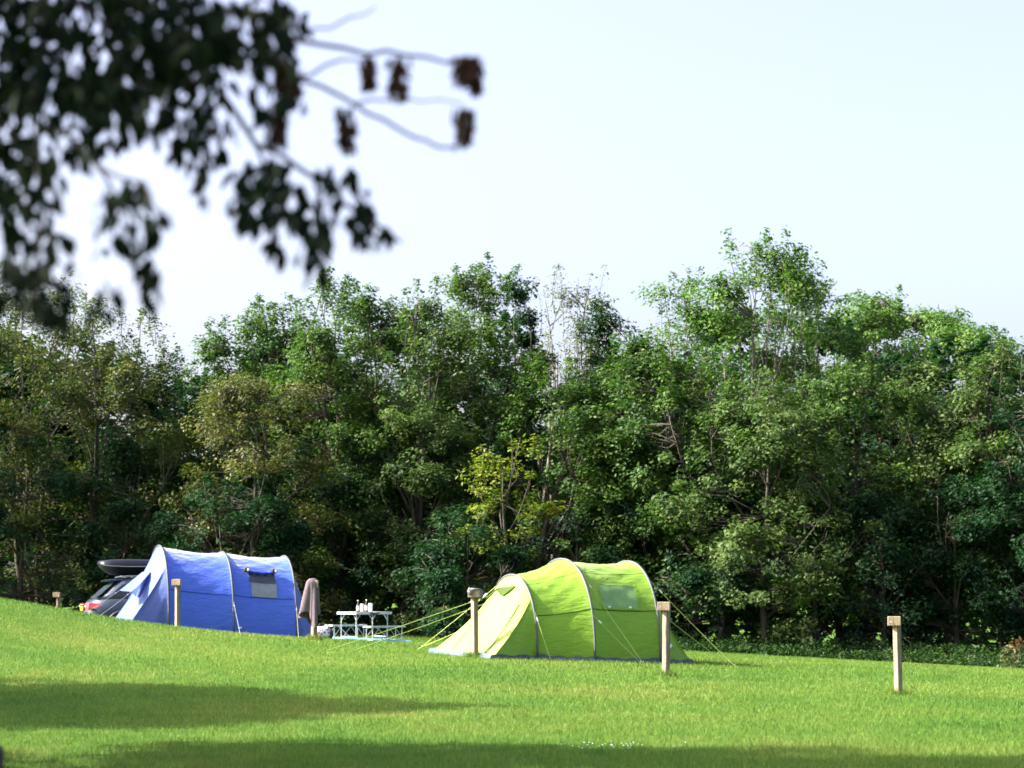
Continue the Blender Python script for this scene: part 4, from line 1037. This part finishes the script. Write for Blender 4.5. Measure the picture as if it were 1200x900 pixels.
    for i in range(15):
        rows.append([])
        for j in range(21):
            v = Matrix.Rotation(math.radians(14), 3, 'Z') @ Vector((-.86 + 1.72 * j / 20, -.62 + 1.24 * i / 14, 0))
            x, y = c.x + v.x, c.y + v.y; rows[-1].append((x, y, gz(x, y) + .062 + .026 * (i / 14) + .012 * math.sin(j * 1.1 + i * .6) * math.sin(i * .9)))
    m = MB().grid(rows).build('ground_mat', M['mat_blue'], None, True); so = m.modifiers.new('thick', 'SOLIDIFY'); so.thickness = .035; so.offset = -1
    tag(m, 'light blue ground mat spread under the picnic table', 'mat')
picnic()

def bag_material():
    m, nt, b = new_mat('dotted_cloth')
    tc = N(nt, 'ShaderNodeTexCoord'); vo = N(nt, 'ShaderNodeTexVoronoi', Scale=17.0)
    nt.links.new(tc.outputs['Object'], vo.inputs['Vector'])
    lt = N(nt, 'ShaderNodeMath', operation='LESS_THAN'); lt.inputs[1].default_value = 0.42; nt.links.new(vo.outputs['Distance'], lt.inputs[0])
    r = N(nt, 'ShaderNodeValToRGB'); e = r.color_ramp.elements; e.new(.5); r.color_ramp.interpolation = 'CONSTANT'
    for el, p, c in zip(e, (0, .4, .75), ((.08, .10, .25), (.5, .12, .16), (.16, .2, .34))): el.position = p; el.color = (*c, 1)
    sp = N(nt, 'ShaderNodeSeparateColor'); nt.links.new(vo.outputs['Color'], sp.inputs[0]); nt.links.new(sp.outputs[0], r.inputs[0])
    mx = N(nt, 'ShaderNodeMix', data_type='RGBA'); mx.inputs[6].default_value = (.55, .55, .66, 1)
    nt.links.new(lt.outputs[0], mx.inputs[0]); nt.links.new(r.outputs[0], mx.inputs[7]); nt.links.new(mx.outputs[2], b.inputs['Base Color'])
    b.inputs['Roughness'].default_value = .8
    return m
def bag():
    p = at(379, 751, 54.5); root = tag(empty('cool_bag', (p.x, p.y, gz(p.x, p.y) + .03), math.radians(12)), 'white bag with small coloured dots and dark end, on the grass beside the towel post', 'bag')
    def prof(w, h, z0=.0): return None
    st = [(-.20, .07, .15), (-.16, .115, .24), (-.06, .13, .275), (.06, .13, .28), (.13, .12, .265)]
    def ring(x, w, h): return [(x, w * math.cos(a), h / 2 + .03 * (x < -.1) + h / 2 * math.copysign(abs(math.sin(a)) ** .7, math.sin(a))) for a in [2 * PI * k / 20 for k in range(20)]]
    MB().loft([ring(*a) for a in st]).build('body', bag_material(), root, True)
    MB().loft([ring(.131, .122, .268), ring(.18, .105, .23), ring(.20, .07, .16)]).build('end_panel', M['black'], root, True)
    MB().tube([(-.12, -.10, .22), (-.10, -.06, .33), (.0, -.04, .345), (.08, -.06, .33), (.10, -.10, .22)], .010, 6).build('handle', M['black'], root, True)
    MB().tube([(-.19, 0, .19), (-.23, 0, .25), (-.25, -.02, .20)], .010, 6).build('zip_pull', M['plate'], root)
bag()

# ------------------------------------------------------------------ lawn
NO_GRASS = []
_c = at(437, 752, 57.0)
for k in (-.75, -.38, 0, .38, .75): NO_GRASS.append((_c.x + k, _c.y + k * .25, .62)); NO_GRASS.append((_c.x + k, _c.y + k * .25 - .75, .45))
for T in (gt, bt):
    for k in range(8):
        q = T.world(Vector((-.35 + (T.A[2][0] + .5) * k / 7, 0, 0))); NO_GRASS.append((q.x, q.y, .95))
build_grass()

def daisies():
    r = np.random.default_rng(31); mb = MB()
    for _ in range(34):
        g = ground_hit(730 + r.normal() * 34, 877 + r.normal() * 2.2, 20)
        z = g.z + .03 + .012 * r.random(); q = .006 + .003 * r.random(); a0 = r.random()
        mb.lathe([(q * .5, -.004), (q, 0), (q * .6, .003), (q * .2, .0045)], (g.x, g.y, z), 6)
    tag(mb.build('daisies', M['white']), 'tiny white flowers scattered in the shaded front of the lawn', 'flowers', kind='stuff')
daisies()
